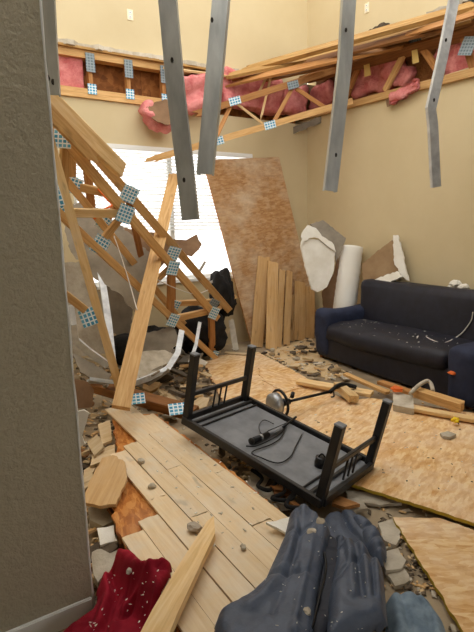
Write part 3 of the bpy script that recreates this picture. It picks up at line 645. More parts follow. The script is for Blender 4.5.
# microphone-like wand
wn = thing('black_wand', 'black cylindrical wand with silver rings lying inside the overturned table', 'wand', tp_(262, 437))
tube('grip', [tp_(252, 441, .02), tp_(268, 434.5, .02)], .02, 'black_plastic', wn, 12); tube('silver_ring', [tp_(260, 437.8, .02), tp_(261.5, 437.2, .02)], .022, 'chrome_grey', wn, 12)
tube('barrel', [tp_(268, 434.5, .02), tp_(281, 428.5, .02)], .015, 'table_board', wn, 12); tube('tip', [tp_(281, 428.5, .02), tp_(296, 417, .03)], .008, 'black_plastic', wn, 8)
tube('end_cap', [tp_(251, 441.5, .02), tp_(252.2, 440.9, .02)], .022, 'dark_slot', wn, 12)
cb_ = [(246, 446), (256, 446), (270, 440), (282, 432), (286, 424), (282, 436), (272, 444), (252, 452), (262, 458), (278, 463), (290, 457), (296, 446), (302, 434)]
tag(tube('black_cable', smoothpath([tp_(x, y, .008) for x, y in cb_]), .0045, 'black_plastic'), 'black cable looped over the underside of the overturned table', 'cable')
cb_ = [(274, 424), (264, 420), (259, 426), (262, 434), (270, 430), (284, 424), (292, 420)]
tag(tube('black_cable', smoothpath([tp_(x, y, .012) for x, y in cb_]), .003, 'black_plastic'), 'thin black wire coil beside the wand on the overturned table', 'cable')
cp = thing('black_cup', 'small black round cup with loop handle at the right end of the table', 'cup', tp_(319, 468))
c0 = tp_(319, 466); tube('cup_body', [c0, c0+ZTB*.03, c0+ZTB*.055], [.03, .034, .03], 'black_plastic', cp, 14); tube('rim', [c0+ZTB*.055, c0+ZTB*.062], [.034, .032], 'black_metal', cp, 14)
tube('handle', smoothpath([c0+ZTB*.055+_R*-.02, c0+ZTB*.085+_R*.0, c0+ZTB*.055+_R*.03]), .005, 'black_plastic', cp, 6)
# black hand tool with a round grey head
ht_ = thing('hand_tool', 'black stick tool with grey round head lying on the OSB behind the table', 'tool', pz(280, 405, .09))
h0 = pz(277, 404, .18); dT = (pz(336, 391, .16)-h0).normalized()
side = V((dT.y, -dT.x, 0)).normalized()
tube('motor_head', [h0-dT*.07, h0-dT*.05, h0-dT*.0, h0+dT*.02], [.06, .095, .1, .06], 'chrome_grey', ht_, 18)
rg = [h0+dT*.03+(side*math.cos(a)+V((0, 0, 1))*math.sin(a))*.112 for a in [k*math.pi/9 for k in range(19)]]
tube('guard_ring', rg, .012, 'black_plastic', ht_, 8); tube('collar', [h0+dT*.02, h0+dT*.13], [.04, .026], 'black_plastic', ht_, 10)
tube('shaft', [h0+dT*.12, pz(333, 391, .16)], .013, 'black_plastic', ht_, 8)
tube('knob', [pz(292, 397, .17), pz(293, 393, .19)], .018, 'black_plastic', ht_, 10)
tube('handle', smoothpath([pz(330, 392, .16), pz(336, 387, .18), pz(344, 384.5, .17), pz(356, 387, .14)]), [.018]*6+[.024]*6+[.02]*7, 'black_plastic', ht_, 8)
tube('trigger', smoothpath([pz(333, 390, .16), pz(334, 396, .14), pz(331, 397, .13)]), .008, 'black_plastic', ht_, 6)

# ------------------------------------------------------------------ lumber and scraps in front of the sofa
def lum(name, a, b_, z, w, t, mat, label, cat='lumber', n=(0, -.25, 1), ja=0, jb=0):
    za, zb = z if isinstance(z, tuple) else (z, z)
    return tag(board(name, pz(*a, za), pz(*b_, zb), w, t, n, mat, None, ja, jb), label, cat)
lum('lumber_block', (416, 392), (463, 407), (.17, .15), .1, .07, 'pine', 'thick pine block lying in front of the sofa right end', jb=.015)
lum('floor_board', (412, 408), (482, 421), .11, .07, .03, 'pine_light', 'thin pine board on the OSB below the thick pine block')
lum('floor_board', (380, 382), (418, 395), (.12, .13), .08, .035, 'pine_orange', 'pine board lying against the sofa front behind the orange scrap')
lum('floor_board', (345, 374), (388, 393), (.14, .1), .06, .03, 'pine', 'slanted pine board running toward the sofa front skirt')
lum('floor_board', (298, 381), (372, 394), .1, .1, .035, 'pine_light', 'flat pine board lying behind the black tool handle')
lum('wood_block', (338, 385), (354, 399), (.14, .13), .09, .06, 'pine_light', 'short pale wood block at the end of the black tool handle', 'wood block', jb=.012)
tag(slab3('grey_block', [pz(x, y, .15) for x, y in ((393, 394), (413, 397), (414, 407), (393, 403))], (0, -.3, 1), .06, 'gypsum_dirty', None, None, .002), 'grey foam block in front of the sofa beside the pine block', 'block')
tag(rock('orange_scrap', pz(397, 389, .2), .055, 'orange', 4, .5), 'bright orange crumpled scrap on the boards before the sofa', 'scrap')
hd = smoothpath([pz(410, 394, .2), pz(418, 386, .24), pz(427, 381, .26), pz(431, 384, .24), pz(433, 391, .2)])
tag(tube('grey_bracket', hd, [.018]*len(hd), 'gypsum_dirty', None, 6), 'curved grey bracket standing over the pine block before the sofa', 'bracket')
fw = thing('yellow_flower', 'small yellow flower lying on the large OSB sheet', 'flower', pz(455, 422, .08))
fc = pz(455, 420, .12)
for k in range(8):
    a = k*math.pi/4; rk = V((math.cos(a)*.03, math.sin(a)*.03, .012*math.sin(k*2)))
    tube('petal', [fc, fc+rk*.6, fc+rk], [.008, .016, .006], 'yellow', fw, 6)
tube('flower_center', [fc-V((0, 0, .01)), fc+V((0, 0, .012))], [.016, .012], 'orange', fw, 8); tube('stem', [fc, pz(459, 424, .08)], .004, 'plate_grey', fw, 5)
fpoly('plaster_shard', [(440, 433), (448, 431), (456, 434), (450, 437), (443, 436)], .1, .02, 'gypsum_dirty', 'grey plaster shard lying alone on the large OSB sheet', 'plaster', None, None, .004)

# ------------------------------------------------------------------ cloth lying on the floor
def drape(name, poly, base, H, fall, ridges, grooves, mat, parent=None, res=.012, nz=.012, nscale=9, under=.0, lift=None):
    P = np.array([(p.x, p.y) for p in poly]); Q = np.roll(P, -1, 0)
    x0, y0 = P.min(0)-res; x1, y1 = P.max(0)+res
    gx = np.arange(x0, x1, res); gy = np.arange(y0, y1, res); X, Y = np.meshgrid(gx, gy, indexing='ij')
    def segd(A, B, X, Y):
        d = B-A; t = np.clip(((X-A[0])*d[0]+(Y-A[1])*d[1])/max(1e-9, d@d), 0, 1); return np.hypot(X-A[0]-t*d[0], Y-A[1]-t*d[1])
    D = np.full(X.shape, 9.); inside = np.zeros(X.shape, bool)
    for A, B in zip(P, Q):
        D = np.minimum(D, segd(A, B, X, Y)); c = ((A[1] > Y) != (B[1] > Y)); inside ^= c & (X < (B[0]-A[0])*(Y-A[1])/(B[1]-A[1]+1e-12)+A[0])
    s = np.clip(D/fall, 0, 1); Z = H*np.sqrt(np.clip(1-(1-s)**2, 0, 1))
    for pts, h, wd_ in ridges:
        dd = np.full(X.shape, 9.); q = [np.array((p.x, p.y)) for p in pts]
        for A, B in zip(q[:-1], q[1:]): dd = np.minimum(dd, segd(A, B, X, Y))
        Z += h*np.exp(-(dd/wd_)**2)*np.clip(D/.03, 0, 1)
    for pts, h, wd_ in grooves:
        dd = np.full(X.shape, 9.); q = [np.array((p.x, p.y)) for p in pts]
        for A, B in zip(q[:-1], q[1:]): dd = np.minimum(dd, segd(A, B, X, Y))
        Z -= h*np.exp(-np.abs(dd/wd_)**1.2)*np.clip(D/.03, 0, 1)
    bm = bmesh.new(); vid = {}; c0 = V((P[:, 0].mean(), P[:, 1].mean(), base))
    keep = inside
    def vert(i, j):
        if (i, j) not in vid:
            n_ = NZ.fractal(V((X[i, j]*nscale, Y[i, j]*nscale, 0)), 1., 2., 3)
            vid[(i, j)] = bm.verts.new((X[i, j]-c0.x, Y[i, j]-c0.y, (lift(X[i, j], Y[i, j]) if lift else 0)+max(.004, Z[i, j]+nz*n_*min(1, D[i, j]/.03))))
        return vid[(i, j)]
    for i in range(len(gx)-1):
        for j in range(len(gy)-1):
            if keep[i, j] and keep[i+1, j] and keep[i, j+1] and keep[i+1, j+1]: bm.faces.new((vert(i, j), vert(i+1, j), vert(i+1, j+1), vert(i, j+1)))
    be = [e for e in bm.edges if e.is_boundary]
    r = bmesh.ops.extrude_edge_only(bm, edges=be)
    for v in [g for g in r['geom'] if isinstance(g, bmesh.types.BMVert)]: v.co.z -= .012; v.co.x *= .985; v.co.y *= .985
    bmesh.ops.smooth_vert(bm, verts=bm.verts, factor=.5, use_axis_x=True, use_axis_y=True, use_axis_z=True)
    return frombm(name, bm, mat, MX.Translation(c0), parent, True)
zz = lambda z, pts: [pz(x, y, z(x, y) if callable(z) else z) for x, y in pts]
sm = lambda t: (lambda u: u*u*(3-2*u))(min(1, max(0, t)))
jk = thing('puffer_jacket', 'dark blue quilted puffer jacket crumpled on the floor in the foreground', 'jacket', pz(320, 560, .02))
ZJ = lambda x, y: .25-.15*sm((x-296)/40)
LJ = lambda X, Y: .205*sm((1.46-X)/.12)
drape('lining', zz(ZJ, [(300, 520), (312, 514), (330, 515), (345, 530), (352, 580), (352, 650), (300, 670), (290, 600)]), .02, .045, .05, [], [], 'jacket_lining', jk, .012, .01, 14, lift=LJ)
drape('left_front', zz(ZJ, [(288, 521), (293, 514), (303, 509), (316, 508), (325, 513), (332, 532), (333, 560), (326, 590), (318, 632), (312, 700), (225, 690), (212, 634), (217, 620), (250, 600), (263, 586), (274, 562), (283, 541)]), .02, .10, .055,
      [(zz(ZJ, [(303, 524), (291, 562), (272, 600), (250, 624)]), .016, .022), (zz(ZJ, [(318, 524), (316, 562), (306, 602), (294, 650)]), .018, .014), (zz(ZJ, [(296, 580), (282, 606), (268, 640)]), .012, .012)],
      [(zz(ZJ, [(312, 512), (320, 540), (314, 580), (300, 640)]), .024, .012), (zz(ZJ, [(298, 514), (301, 545), (291, 585), (272, 632)]), .026, .010), (zz(ZJ, [(283, 541), (300, 548), (318, 552)]), .020, .007), (zz(ZJ, [(263, 586), (285, 590), (310, 596)]), .022, .008), (zz(ZJ, [(286, 560), (276, 590), (256, 612)]), .014, .010)],
      'jacket_fabric', jk, .008, .007, 13, lift=LJ)
drape('right_front', zz(ZJ, [(316, 516), (324, 508), (342, 507), (357, 511), (368, 521), (374, 534), (372, 552), (375, 566), (380, 588), (384, 612), (388, 670), (322, 690), (327, 632), (333, 604), (335, 578), (330, 548), (322, 530)]), .02, .105, .06,
      [(zz(ZJ, [(334, 520), (345, 545), (352, 562)]), .014, .03), (zz(ZJ, [(346, 588), (350, 612), (352, 650)]), .016, .012), (zz(ZJ, [(358, 584), (364, 610), (368, 650)]), .016, .012), (zz(ZJ, [(371, 580), (376, 605), (378, 650)]), .014, .010)],
      [(zz(ZJ, [(340, 510), (351, 532), (374, 554)]), .045, .009), (zz(ZJ, [(375, 562), (354, 570), (337, 588)]), .045, .009), (zz(ZJ, [(382, 596), (360, 604), (336, 626)]), .028, .008), (zz(ZJ, [(352, 578), (357, 604), (361, 650)]), .026, .008), (zz(ZJ, [(364, 574), (370, 602), (373, 650)]), .026, .007), (zz(ZJ, [(342, 588), (345, 610)]), .022, .007), (zz(ZJ, [(326, 522), (340, 548), (346, 572)]), .018, .010)],
      'jacket_fabric', jk, .008, .007, 13, lift=LJ)
drape('sleeve', zz(.13, [(348, 514), (360, 513), (372, 518), (382, 528), (388, 541), (388, 550), (383, 556), (374, 553), (366, 543), (356, 528)]), .03, .12, .05,
      [], [(zz(.13, [(360, 530), (378, 522)]), .028, .008), (zz(.13, [(366, 540), (386, 534)]), .028, .008), (zz(.13, [(372, 549), (388, 545)]), .02, .007)], 'jacket_fabric', jk, .008, .006, 14)
JK = surface(list(jk.children))
def on_jacket(x, y, off=.003):
    h = JK.ray_cast(CAM, ray(x, y).normalized())[0]
    return (h if h else pz(x, y, .12))-ray(x, y).normalized()*off
tube('zipper', smoothpath([on_jacket(x, y, .004) for x, y in ((324, 552), (326, 565), (324, 580), (320, 595), (316, 612), (312, 628))]), .005, 'black_plastic', jk, 5)
jn = thing('denim_trousers', 'faded blue grey trousers bunched beside the jacket at the bottom edge', 'trousers', pz(418, 620, .02))
drape('cloth', zz(.1, [(383, 598), (389, 590), (402, 587), (418, 590), (434, 601), (446, 618), (454, 640), (440, 690), (400, 700), (384, 640)]), .02, .10, .06,
      [(zz(.1, [(394, 600), (400, 625), (405, 660)]), .015, .02), (zz(.1, [(420, 600), (434, 622), (440, 650)]), .014, .016)],
      [(zz(.1, [(400, 592), (408, 620), (412, 660)]), .022, .008), (zz(.1, [(412, 590), (428, 615), (434, 650)]), .022, .008), (zz(.1, [(388, 602), (392, 630), (394, 660)]), .02, .008), (zz(.1, [(404, 612), (424, 606)]), .012, .006)], 'denim', jn, .009, .012, 22)
rdg = thing('red_garment', 'crumpled dark red garment lying on the rubble beside the near wall', 'garment', pz(115, 600, .05))
ZR = lambda x, y: .14+.1*sm((x-120)/30)
drape('cloth', zz(ZR, [(113, 562), (122, 560), (133, 562), (146, 567), (160, 567), (174, 566), (171, 578), (164, 592), (156, 606), (147, 622), (141, 640), (132, 690), (40, 690), (28, 655), (44, 636), (60, 622), (78, 608), (90, 600), (95, 590), (94, 580), (99, 572), (106, 565)]), .05, .07, .035,
      [(zz(ZR, [(104, 572), (108, 590), (98, 620), (80, 640)]), .035, .018), (zz(ZR, [(172, 569), (140, 585), (125, 600), (110, 632)]), .03, .014), (zz(ZR, [(118, 564), (130, 578), (152, 577)]), .03, .014), (zz(ZR, [(160, 590), (145, 610), (128, 650)]), .02, .012)],
      [(zz(ZR, [(112, 570), (116, 590), (104, 625)]), .035, .010), (zz(ZR, [(165, 574), (136, 590), (118, 615)]), .035, .008), (zz(ZR, [(128, 586), (120, 600), (112, 640)]), .025, .008), (zz(ZR, [(100, 590), (92, 612), (76, 632)]), .02, .008)], 'red_cloth', rdg, .008, .01, 18, lift=lambda X, Y: .16*sm((X-.5)/.1))
tag(rock('pebble', pz(129, 571, .3), .014, 'stone', 3, .8), 'small round grey stone lying on the red garment', 'stone')

# ------------------------------------------------------------------ large rubble, left foreground
G = 'broken boards beside the near wall'
def scrap(pts, z, t, mat, label, cat, tilt=(0, 0), rough=.008, seed=1, name=None, group=None):
    return fpoly(name or cat.replace(' ', '_'), pts, z, t, mat, label, cat, group, None, rough, tilt, seed)
scrap([(98, 424), (110, 420), (112, 440), (102, 444)], .22, .02, 'offcut', 'square flooring offcut left of the plank section far corner', 'offcut', (.1, -.2), .004, 2, 'flooring_offcut', G)
scrap([(87, 442), (97, 434), (104, 446), (94, 456)], .2, .02, 'offcut', 'tilted flooring offcut between two others by the near wall', 'offcut', (-.25, -.1), .004, 3, 'flooring_offcut', G)
scrap([(93, 452), (115, 444), (115, 456), (90, 466)], .16, .02, 'offcut', 'wide flooring offcut above the curved plank piece', 'offcut', (0, -.15), .004, 4, 'flooring_offcut', G)
scrap([(84, 470), (97, 463), (88, 486), (83, 492)], .14, .02, 'offcut', 'narrow flooring offcut hugging the near wall edge', 'offcut', (.2, 0), .004, 5, 'flooring_offcut', G)
scrap([(88, 508), (100, 503), (112, 508), (115, 520), (103, 526), (90, 520)], .12, .05, 'gypsum_dirty', 'crumbled grey plaster chunk below the curved plank piece', 'plaster', (0, -.2), .02, 6, 'plaster_chunk')
scrap([(97, 528), (114, 525), (117, 541), (100, 545)], .14, .04, 'gypsum', 'pale plaster tile fragment above the red garment', 'plaster', (-.1, -.2), .006, 7, 'plaster_chunk')
scrap([(92, 552), (112, 544), (119, 552), (116, 566), (98, 582), (93, 570)], .1, .04, 'gypsum_dirty', 'flat grey plaster slab tucked behind the red garment', 'plaster', (0, -.1), .01, 8, 'plaster_chunk')
scrap([(113, 505), (124, 486), (132, 520), (122, 528)], .1, .02, 'offcut', 'tall flooring offcut between the curved plank and the plank section', 'offcut', (-.1, -.1), .003, 9, 'flooring_offcut')
scrap([(118, 532), (131, 526), (133, 540), (120, 544)], .12, .05, 'pine_orange', 'small wood block beside the plank section edge', 'wood block', (0, -.3), .002, 10, 'wood_block')
scrap([(120, 560), (132, 545), (140, 560), (132, 575)], .05, .03, 'slate', 'dark rubble piece under the torn subfloor edge', 'rubble', (0, 0), .01, 11, 'rubble_piece')
scrap([(142, 604), (160, 590), (158, 606), (142, 622)], .14, .02, 'offcut', 'flooring offcut between the red garment and the loose board', 'offcut', (0, -.1), .003, 12, 'flooring_offcut')
scrap([(175, 622), (205, 612), (212, 640), (178, 645)], .12, .03, 'gypsum_dirty', 'rough plaster slab at the bottom edge beside the loose board', 'plaster', (0, 0), .008, 13, 'plaster_chunk')
scrap([(276, 521), (298, 514), (296, 527), (290, 535), (278, 528), (266, 522)], .24, .012, 'gypsum', 'white torn gypsum shard between plank flooring and jacket', 'plaster', (.1, -.1), .004, 14, 'plaster_shard')
scrap([(378, 523), (394, 517), (402, 528), (396, 545), (384, 540)], .03, .025, 'gypsum_dirty', 'pale plaster slab between the jacket and the OSB sheets', 'plaster', (0, 0), .008, 15, 'plaster_chunk')
scrap([(381, 552), (398, 548), (406, 560), (402, 568), (386, 570)], .05, .03, 'gypsum_dirty', 'broken plaster patch beside the jacket sleeve', 'plaster', (0, -.1), .012, 16, 'plaster_chunk')
scrap([(386, 574), (404, 568), (410, 580), (395, 586)], .03, .02, 'gypsum_dirty', 'broken plaster patch just above the bunched trousers', 'plaster', (0, 0), .012, 17, 'plaster_chunk')
scrap([(345, 490), (385, 494), (402, 503), (380, 505), (350, 500)], .03, .015, 'gypsum_dirty', 'grey board scrap under the front edge of the large OSB sheet', 'board scrap', (0, 0), .006, 18, 'board_scrap')
scrap([(250, 470), (285, 478), (300, 492), (270, 500), (244, 486)], .08, .02, 'gypsum_dirty', 'pale board scrap under the front of the overturned table', 'board scrap', (0, 0), .02, 19, 'board_scrap')
scrap([(336, 495), (350, 500), (360, 504), (345, 507), (332, 503)], .09, .02, 'pine_orange', 'orange brown wood scrap strip between table corner and jacket', 'scrap', (0, 0), .004, 20, 'scrap_strip')
scrap([(330, 500), (360, 497), (368, 508), (345, 512)], .06, .02, 'gypsum_dirty', 'grey scrap at the table corner above the jacket', 'board scrap', (0, 0), .006, 21, 'board_scrap')
for k, (x, y, s) in enumerate(((141, 461, .026), (152, 486, .024), (243, 547, .018))):
    tag(rock('plaster_lump', pz(x, y, ZP+.02), s, 'gypsum_dirty', k+11, .6), ['grey plaster lump near the far end of the plank flooring', 'grey plaster lump on the gap in the plank flooring', 'small plaster lump on planks left of the jacket'][k], 'plaster')
tag(rock('stone', pz(194, 527, ZP+.03), .04, 'stone', 21, .5), 'flat grey stone under the tip of the loose board', 'stone')
for k, (x, y, sz, lbl) in enumerate(((319, 521, .032, 'grey plaster flake on the jacket near the collar'), (312, 531, .026, 'second grey plaster flake on the jacket below the collar one'), (307, 611, .018, 'pale plaster pebble on the lower jacket'))):
    tag(rock('plaster_flake', on_jacket(x, y, .0), sz, 'gypsum_dirty', 40+k, .35), lbl, 'plaster')
# torn drywall and brown block at the near wall edge
tag(panel('torn_drywall_paper', [(76, 412), (84, 410), (89, 413), (86, 424), (82, 436), (85, 444), (79, 448), (76, 432)], V((.43, 2.02, .8)), V((-.3, -1, 0)), .01, 'gypsum', None, None, .006), 'white torn drywall paper sticking out past the near wall edge', 'drywall')
tag(panel('brown_drywall_piece', [(72, 378), (88, 382), (94, 390), (92, 407), (84, 408), (74, 408)], pz(84, 408, .27), V((-.1, -1, .2)), .02, 'brown_paper', None, None, .004), 'brown paper faced drywall piece behind the near wall edge', 'drywall')

# ------------------------------------------------------------------ wreckage under the window, behind the trusses
def wall_piece(pts, d, n, t, mat, label, cat, name, rough=.012, edge=None, seed=1):
    c = pd(sum(p[0] for p in pts)/len(pts), sum(p[1] for p in pts)/len(pts), d)
    return tag(panel(name, pts, c, n, t, mat, None, edge, rough, seed=seed), label, cat)
wall_piece([(60, 208), (86, 200), (120, 225), (160, 262), (150, 300), (140, 318), (118, 292), (92, 276), (70, 250)], 4.9, V((-.5, -1, .5)), .016, 'gypsum_grey', 'large grey drywall sheet hanging behind the collapsed trusses', 'drywall', 'drywall_sheet', .012, 'gypsum')
wall_piece([(112, 226), (150, 232), (164, 236), (186, 240), (197, 234), (202, 244), (192, 256), (172, 254), (160, 268), (140, 262)], 5.3, V((-.2, -1, .6)), .014, 'brown_paper', 'torn brown paper sheet poking out above the trusses before the window', 'drywall', 'torn_brown_sheet', .02, None, 2)
wall_piece([(52, 262), (82, 262), (104, 300), (112, 352), (60, 360)], 4.9, V((-.2, -1, .15)), .016, 'gypsum_dirty', 'beige drywall sheet standing behind the dangling truss chord', 'drywall', 'drywall_sheet', .01, None, 3)
wall_piece([(100, 276), (122, 274), (134, 296), (130, 340), (106, 330)], 5.6, V((0, -1, .1)), .016, 'gypsum_grey', 'grey drywall sheet below the window left of the leaning board', 'drywall', 'drywall_sheet', .012, None, 4)
wall_piece([(140, 335), (172, 326), (182, 340), (160, 362), (136, 372)], 5.0, V((-.2, -1, .9)), .016, 'gypsum_grey', 'grey drywall piece lying right of the leaning board', 'drywall', 'drywall_sheet', .012, 'gypsum', 5)
wall_piece([(138, 352), (165, 350), (176, 356), (150, 376), (134, 380)], 4.7, V((.1, -.6, 1)), .016, 'gypsum_dirty', 'pale drywall piece with broken edge lying behind the table leg', 'drywall', 'drywall_sheet', .012, 'gypsum', 6)
wall_piece([(72, 352), (90, 362), (112, 374), (108, 386), (80, 372)], 4.3, V((0, -.7, 1)), .016, 'gypsum_grey', 'dark drywall piece behind the foot of the dangling chord', 'drywall', 'drywall_sheet', .012, None, 7)
def bent(pts, d, label, sc=.7, mat='steel_bright', tw=.5):
    P = [pd(x, y, dd) for (x, y), dd in zip(pts, d)]
    tag(channel('bent_steel_stud', P, tw, mat, sc), label, 'steel stud', 'bent steel studs in the wreckage')
bent([(99, 264), (104, 290), (109, 325), (113, 365)], (4.9, 4.8, 4.6, 4.4), 'bright bent steel stud standing behind the dangling chord')
bent([(74, 340), (88, 352), (108, 366)], (4.0, 4.1, 4.2), 'white steel track slanting beside the near wall edge', .7, 'steel_bright', .2)
bent([(182, 330), (178, 352), (168, 368), (150, 378), (128, 386)], (4.9, 4.7, 4.5, 4.4, 4.3), 'bent steel stud curving over the rubble behind the table', .6, 'steel_bright', .6)
bent([(88, 382), (110, 384), (132, 380)], (4.0, 4.1, 4.2), 'flattened steel stud lying behind the dark lumber', .9, 'steel', .1)
bent([(200, 322), (196, 345), (190, 362)], (5.4, 5.2, 5.0), 'thin steel strip bent under the nearest truss', .4, 'steel_bright', .6)
bent([(70, 305), (73, 325), (76, 345)], (3.7, 3.7, 3.8), 'short pale steel stud stub near the near wall edge', .6, 'steel_bright', .3)
# dark heap below the window (black bags)
def blob(name, c, s, mat, label, cat, seed, amp=.35):
    bm = bmesh.new(); bmesh.ops.create_icosphere(bm, subdivisions=4, radius=1)
    for v in bm.verts:
        q = v.co.copy(); v.co = V((q.x*s[0], q.y*s[1], q.z*s[2]))*(1+amp*NZ.fractal(q*1.5+V((seed*5.1, 0, seed)), 1., 2., 4))
    o = frombm(name, bm, mat, MX.Translation(V(c)), None, True); return tag(o, label, cat)
blob('black_bag', pd(222, 296, 6.2), (.15, .2, .33), 'dark_cloth', 'black bag heaped below the window beside the leaning OSB sheet', 'bag', 3)
blob('black_bag', pd(199, 332, 6.0), (.3, .26, .3), 'dark_cloth', 'black bag under the lower ends of the collapsed trusses', 'bag', 5)
blob('dark_blanket', pd(148, 347, 5.45), (.4, .25, .22), 'dark_cloth', 'dark blanket heap under the trusses behind the leaning board', 'blanket', 7)
tag(tube('black_cord_tangle', smoothpath([pz(x, y, .12) for x, y in ((252, 470), (262, 478), (258, 486), (270, 490), (278, 480), (284, 492), (272, 498), (290, 500), (296, 490), (286, 505), (300, 508))]), .012, 'dark_cloth'), 'tangled black cord below the front edge of the overturned table', 'cord')
for k, (a, b_, w, lbl) in enumerate((((217, 352), (227, 328), .09, 'short pale wood scrap leaning left of the tall leaning plank'), ((236, 350), (231, 320), .075, 'upright white painted wood scrap beside the leaning OSB base'), ((205, 352), (214, 334), .06, 'small wood scrap leaning by the foot of the trusses'))):
    A = pz(a[0], a[1], .05); B = pd(b_[0], b_[1], (A-CAM).dot(_F)+.12)
    tag(board('wood_scrap', A, B, w, .02, tocam(A), 'gypsum_dirty' if k == 1 else 'offcut', None, .01, .02, seed=k), lbl, 'wood scrap')
tag(board('wood_scrap', pz(225, 353, .06), pz(250, 355, .06), .05, .03, (0, -.3, 1), 'offcut', None), 'flat pale wood scrap at the base of the leaning OSB sheet', 'wood scrap')
tag(board('wood_batten', pd(205, 286, 6.0), pd(228, 272, 6.4), .035, .02, tocam(pd(215, 280, 6)), 'stone'), 'thin grey batten sticking up before the bright window', 'lumber')
tag(board('wood_batten', pd(199, 272, 6.0), pd(205, 262, 6.3), .035, .02, tocam(pd(200, 270, 6)), 'gypsum_grey'), 'short grey batten stub before the bright window', 'lumber')
tag(board('wood_batten', pd(214, 312, 6.0), pd(236, 296, 6.2), .05, .03, tocam(pd(222, 305, 6)), 'pine'), 'short pine batten crossing the black bag below the window', 'lumber')

# ------------------------------------------------------------------ medium rubble pieces behind the floor section and table
rng = random.Random(21)
def shard_mesh(name, kinds, rng):
    n = rng.choice((4, 5, 6)); r = 1.; pts = []
    for i in range(n):
        a = 2*math.pi*(i+rng.uniform(-.28, .28))/n; q = r*rng.uniform(.65, 1.15); pts.append((q*math.cos(a)*1.3, q*math.sin(a)*.8))
    return pts
LOOK = {'offcut': 'tan wooden', 'gypsum_dirty': 'pale plaster', 'gypsum_grey': 'grey paper faced', 'flooring_tan': 'yellowish wooden', 'slate': 'dark brown', 'pine_dark': 'reddish brown wooden'}
def scatter(region, count, zr, sr, mats, name, label, cat, group, tilt=.5, seed=0):
    rng = random.Random(seed)
    for k in range(count):
        x, y = region(rng); z = rng.uniform(*zr); c = pz(x, y, z); s = rng.uniform(*sr)
        if c.y > 5.6 or c.x > 4.8 or (c.x > 3.8 and 2.2 < c.y < 4.6): continue
        pts = [(a*s, b_*s) for a, b_ in shard_mesh('', None, rng)]; t = rng.uniform(.012, .03)
        M = MX.Translation(c) @ MX.Rotation(rng.uniform(0, 6.3), 4, 'Z') @ MX.Rotation(rng.uniform(-tilt, tilt), 4, 'X') @ MX.Rotation(rng.uniform(-tilt, tilt), 4, 'Y')
        mt = rng.choice(mats); o = frombm(name, extrude(pts, -t/2, t/2), mt, M); tag(o, LOOK[mt]+' '+label, cat, group)
def inpoly(poly):
    def f(rng):
        xs = [p[0] for p in poly]; ys = [p[1] for p in poly]
        while True:
            x, y = rng.uniform(min(xs), max(xs)), rng.uniform(min(ys), max(ys)); c = False
            for (ax, ay), (bx, by) in zip(poly, poly[1:]+poly[:1]):
                if (ay > y) != (by > y) and x < (bx-ax)*(y-ay)/(by-ay)+ax: c = not c
            if c: return x, y
    return f
R1 = [(128, 388), (200, 360), (215, 390), (195, 430), (150, 412)]
R2 = [(258, 352), (310, 338), (320, 356), (352, 376), (330, 380), (292, 372)]
R3 = [(80, 400), (115, 408), (128, 470), (128, 540), (95, 600), (82, 480)]
R4 = [(205, 440), (250, 466), (300, 505), (270, 520), (225, 480)]
R5 = [(75, 330), (130, 340), (200, 345), (205, 360), (130, 390), (80, 390)]
scatter(inpoly(R1), 30, (.03, .2), (.05, .1), ['offcut', 'offcut', 'gypsum_dirty', 'flooring_tan', 'slate'], 'broken_flooring_piece', 'broken fragment in the rubble between plank section and table legs', 'fragment', 'rubble between plank section and table', seed=1)
scatter(inpoly(R2), 26, (.02, .06), (.04, .085), ['slate', 'slate', 'gypsum_dirty', 'offcut'], 'broken_tile_piece', 'flat fragment scattered on the floor before the sofa', 'fragment', 'fragments scattered before the sofa', .25, seed=2)
scatter(inpoly(R3), 26, (.03, .12), (.035, .07), ['offcut', 'gypsum_dirty', 'slate', 'pine_dark'], 'rubble_fragment', 'small fragment between the near wall and plank section', 'fragment', 'rubble by the near wall', seed=3)
scatter(inpoly(R4), 16, (.03, .12), (.03, .06), ['slate', 'pine_dark', 'gypsum_dirty'], 'rubble_fragment', 'fragment in the dark gap between plank section and table', 'fragment', 'rubble in the gap by the table', seed=4)
scatter(inpoly(R5), 40, (.05, .35), (.07, .15), ['gypsum_dirty', 'gypsum_grey', 'slate', 'gypsum_grey', 'pine_dark'], 'drywall_fragment', 'fragment in the wreckage under the window', 'fragment', 'drywall wreckage under the window', .6, seed=5)
# fine crumbs nobody could count
def crumbs(name, label, regs, mats, seed):
    rng = random.Random(seed); vs_, fs, mi = [], [], []
    for region, count, zr, sr in regs:
        for k in range(count):
            x, y = region(rng); c = pz(x, y, 0); c = V((c.x, c.y, rng.uniform(*zr)))
            if c.y > 5.68 or c.x > 4.85 or (c.x > 3.84 and 2.2 < c.y < 4.6): continue
            s = rng.uniform(*sr); b0 = len(vs_)
            M = MX.Rotation(rng.uniform(0, 6.3), 3, 'Z') @ MX.Rotation(rng.uniform(-.4, .4), 3, 'X'); h = s*rng.uniform(.2, .5); l = rng.uniform(.6, 1.8); m_ = rng.randrange(len(mats))
            for q in ((-l, -.6, 0), (l*.9, -.5, 0), (l, .6, 0), (-l*.8, .5, 0), (-l*.7, -.4, 1), (l*.7, -.4, 1), (l*.8, .4, 1), (-l*.6, .4, 1)): vs_.append(c+M @ V((q[0]*s, q[1]*s, q[2]*h)))
            for q in ((3, 2, 1, 0), (4, 5, 6, 7), (0, 1, 5, 4), (1, 2, 6, 5), (2, 3, 7, 6), (3, 0, 4, 7)): fs.append([b0+i for i in q]); mi.append(m_)
    o = frommesh(name, vs_, fs, mats, MX.Identity(4)); o.data.polygons.foreach_set('material_index', mi)
    return tag(o, label, 'debris', None, 'stuff')
ALL = [(75, 345), (320, 335), (474, 390), (474, 632), (380, 632), (250, 520), (200, 632), (60, 632)]
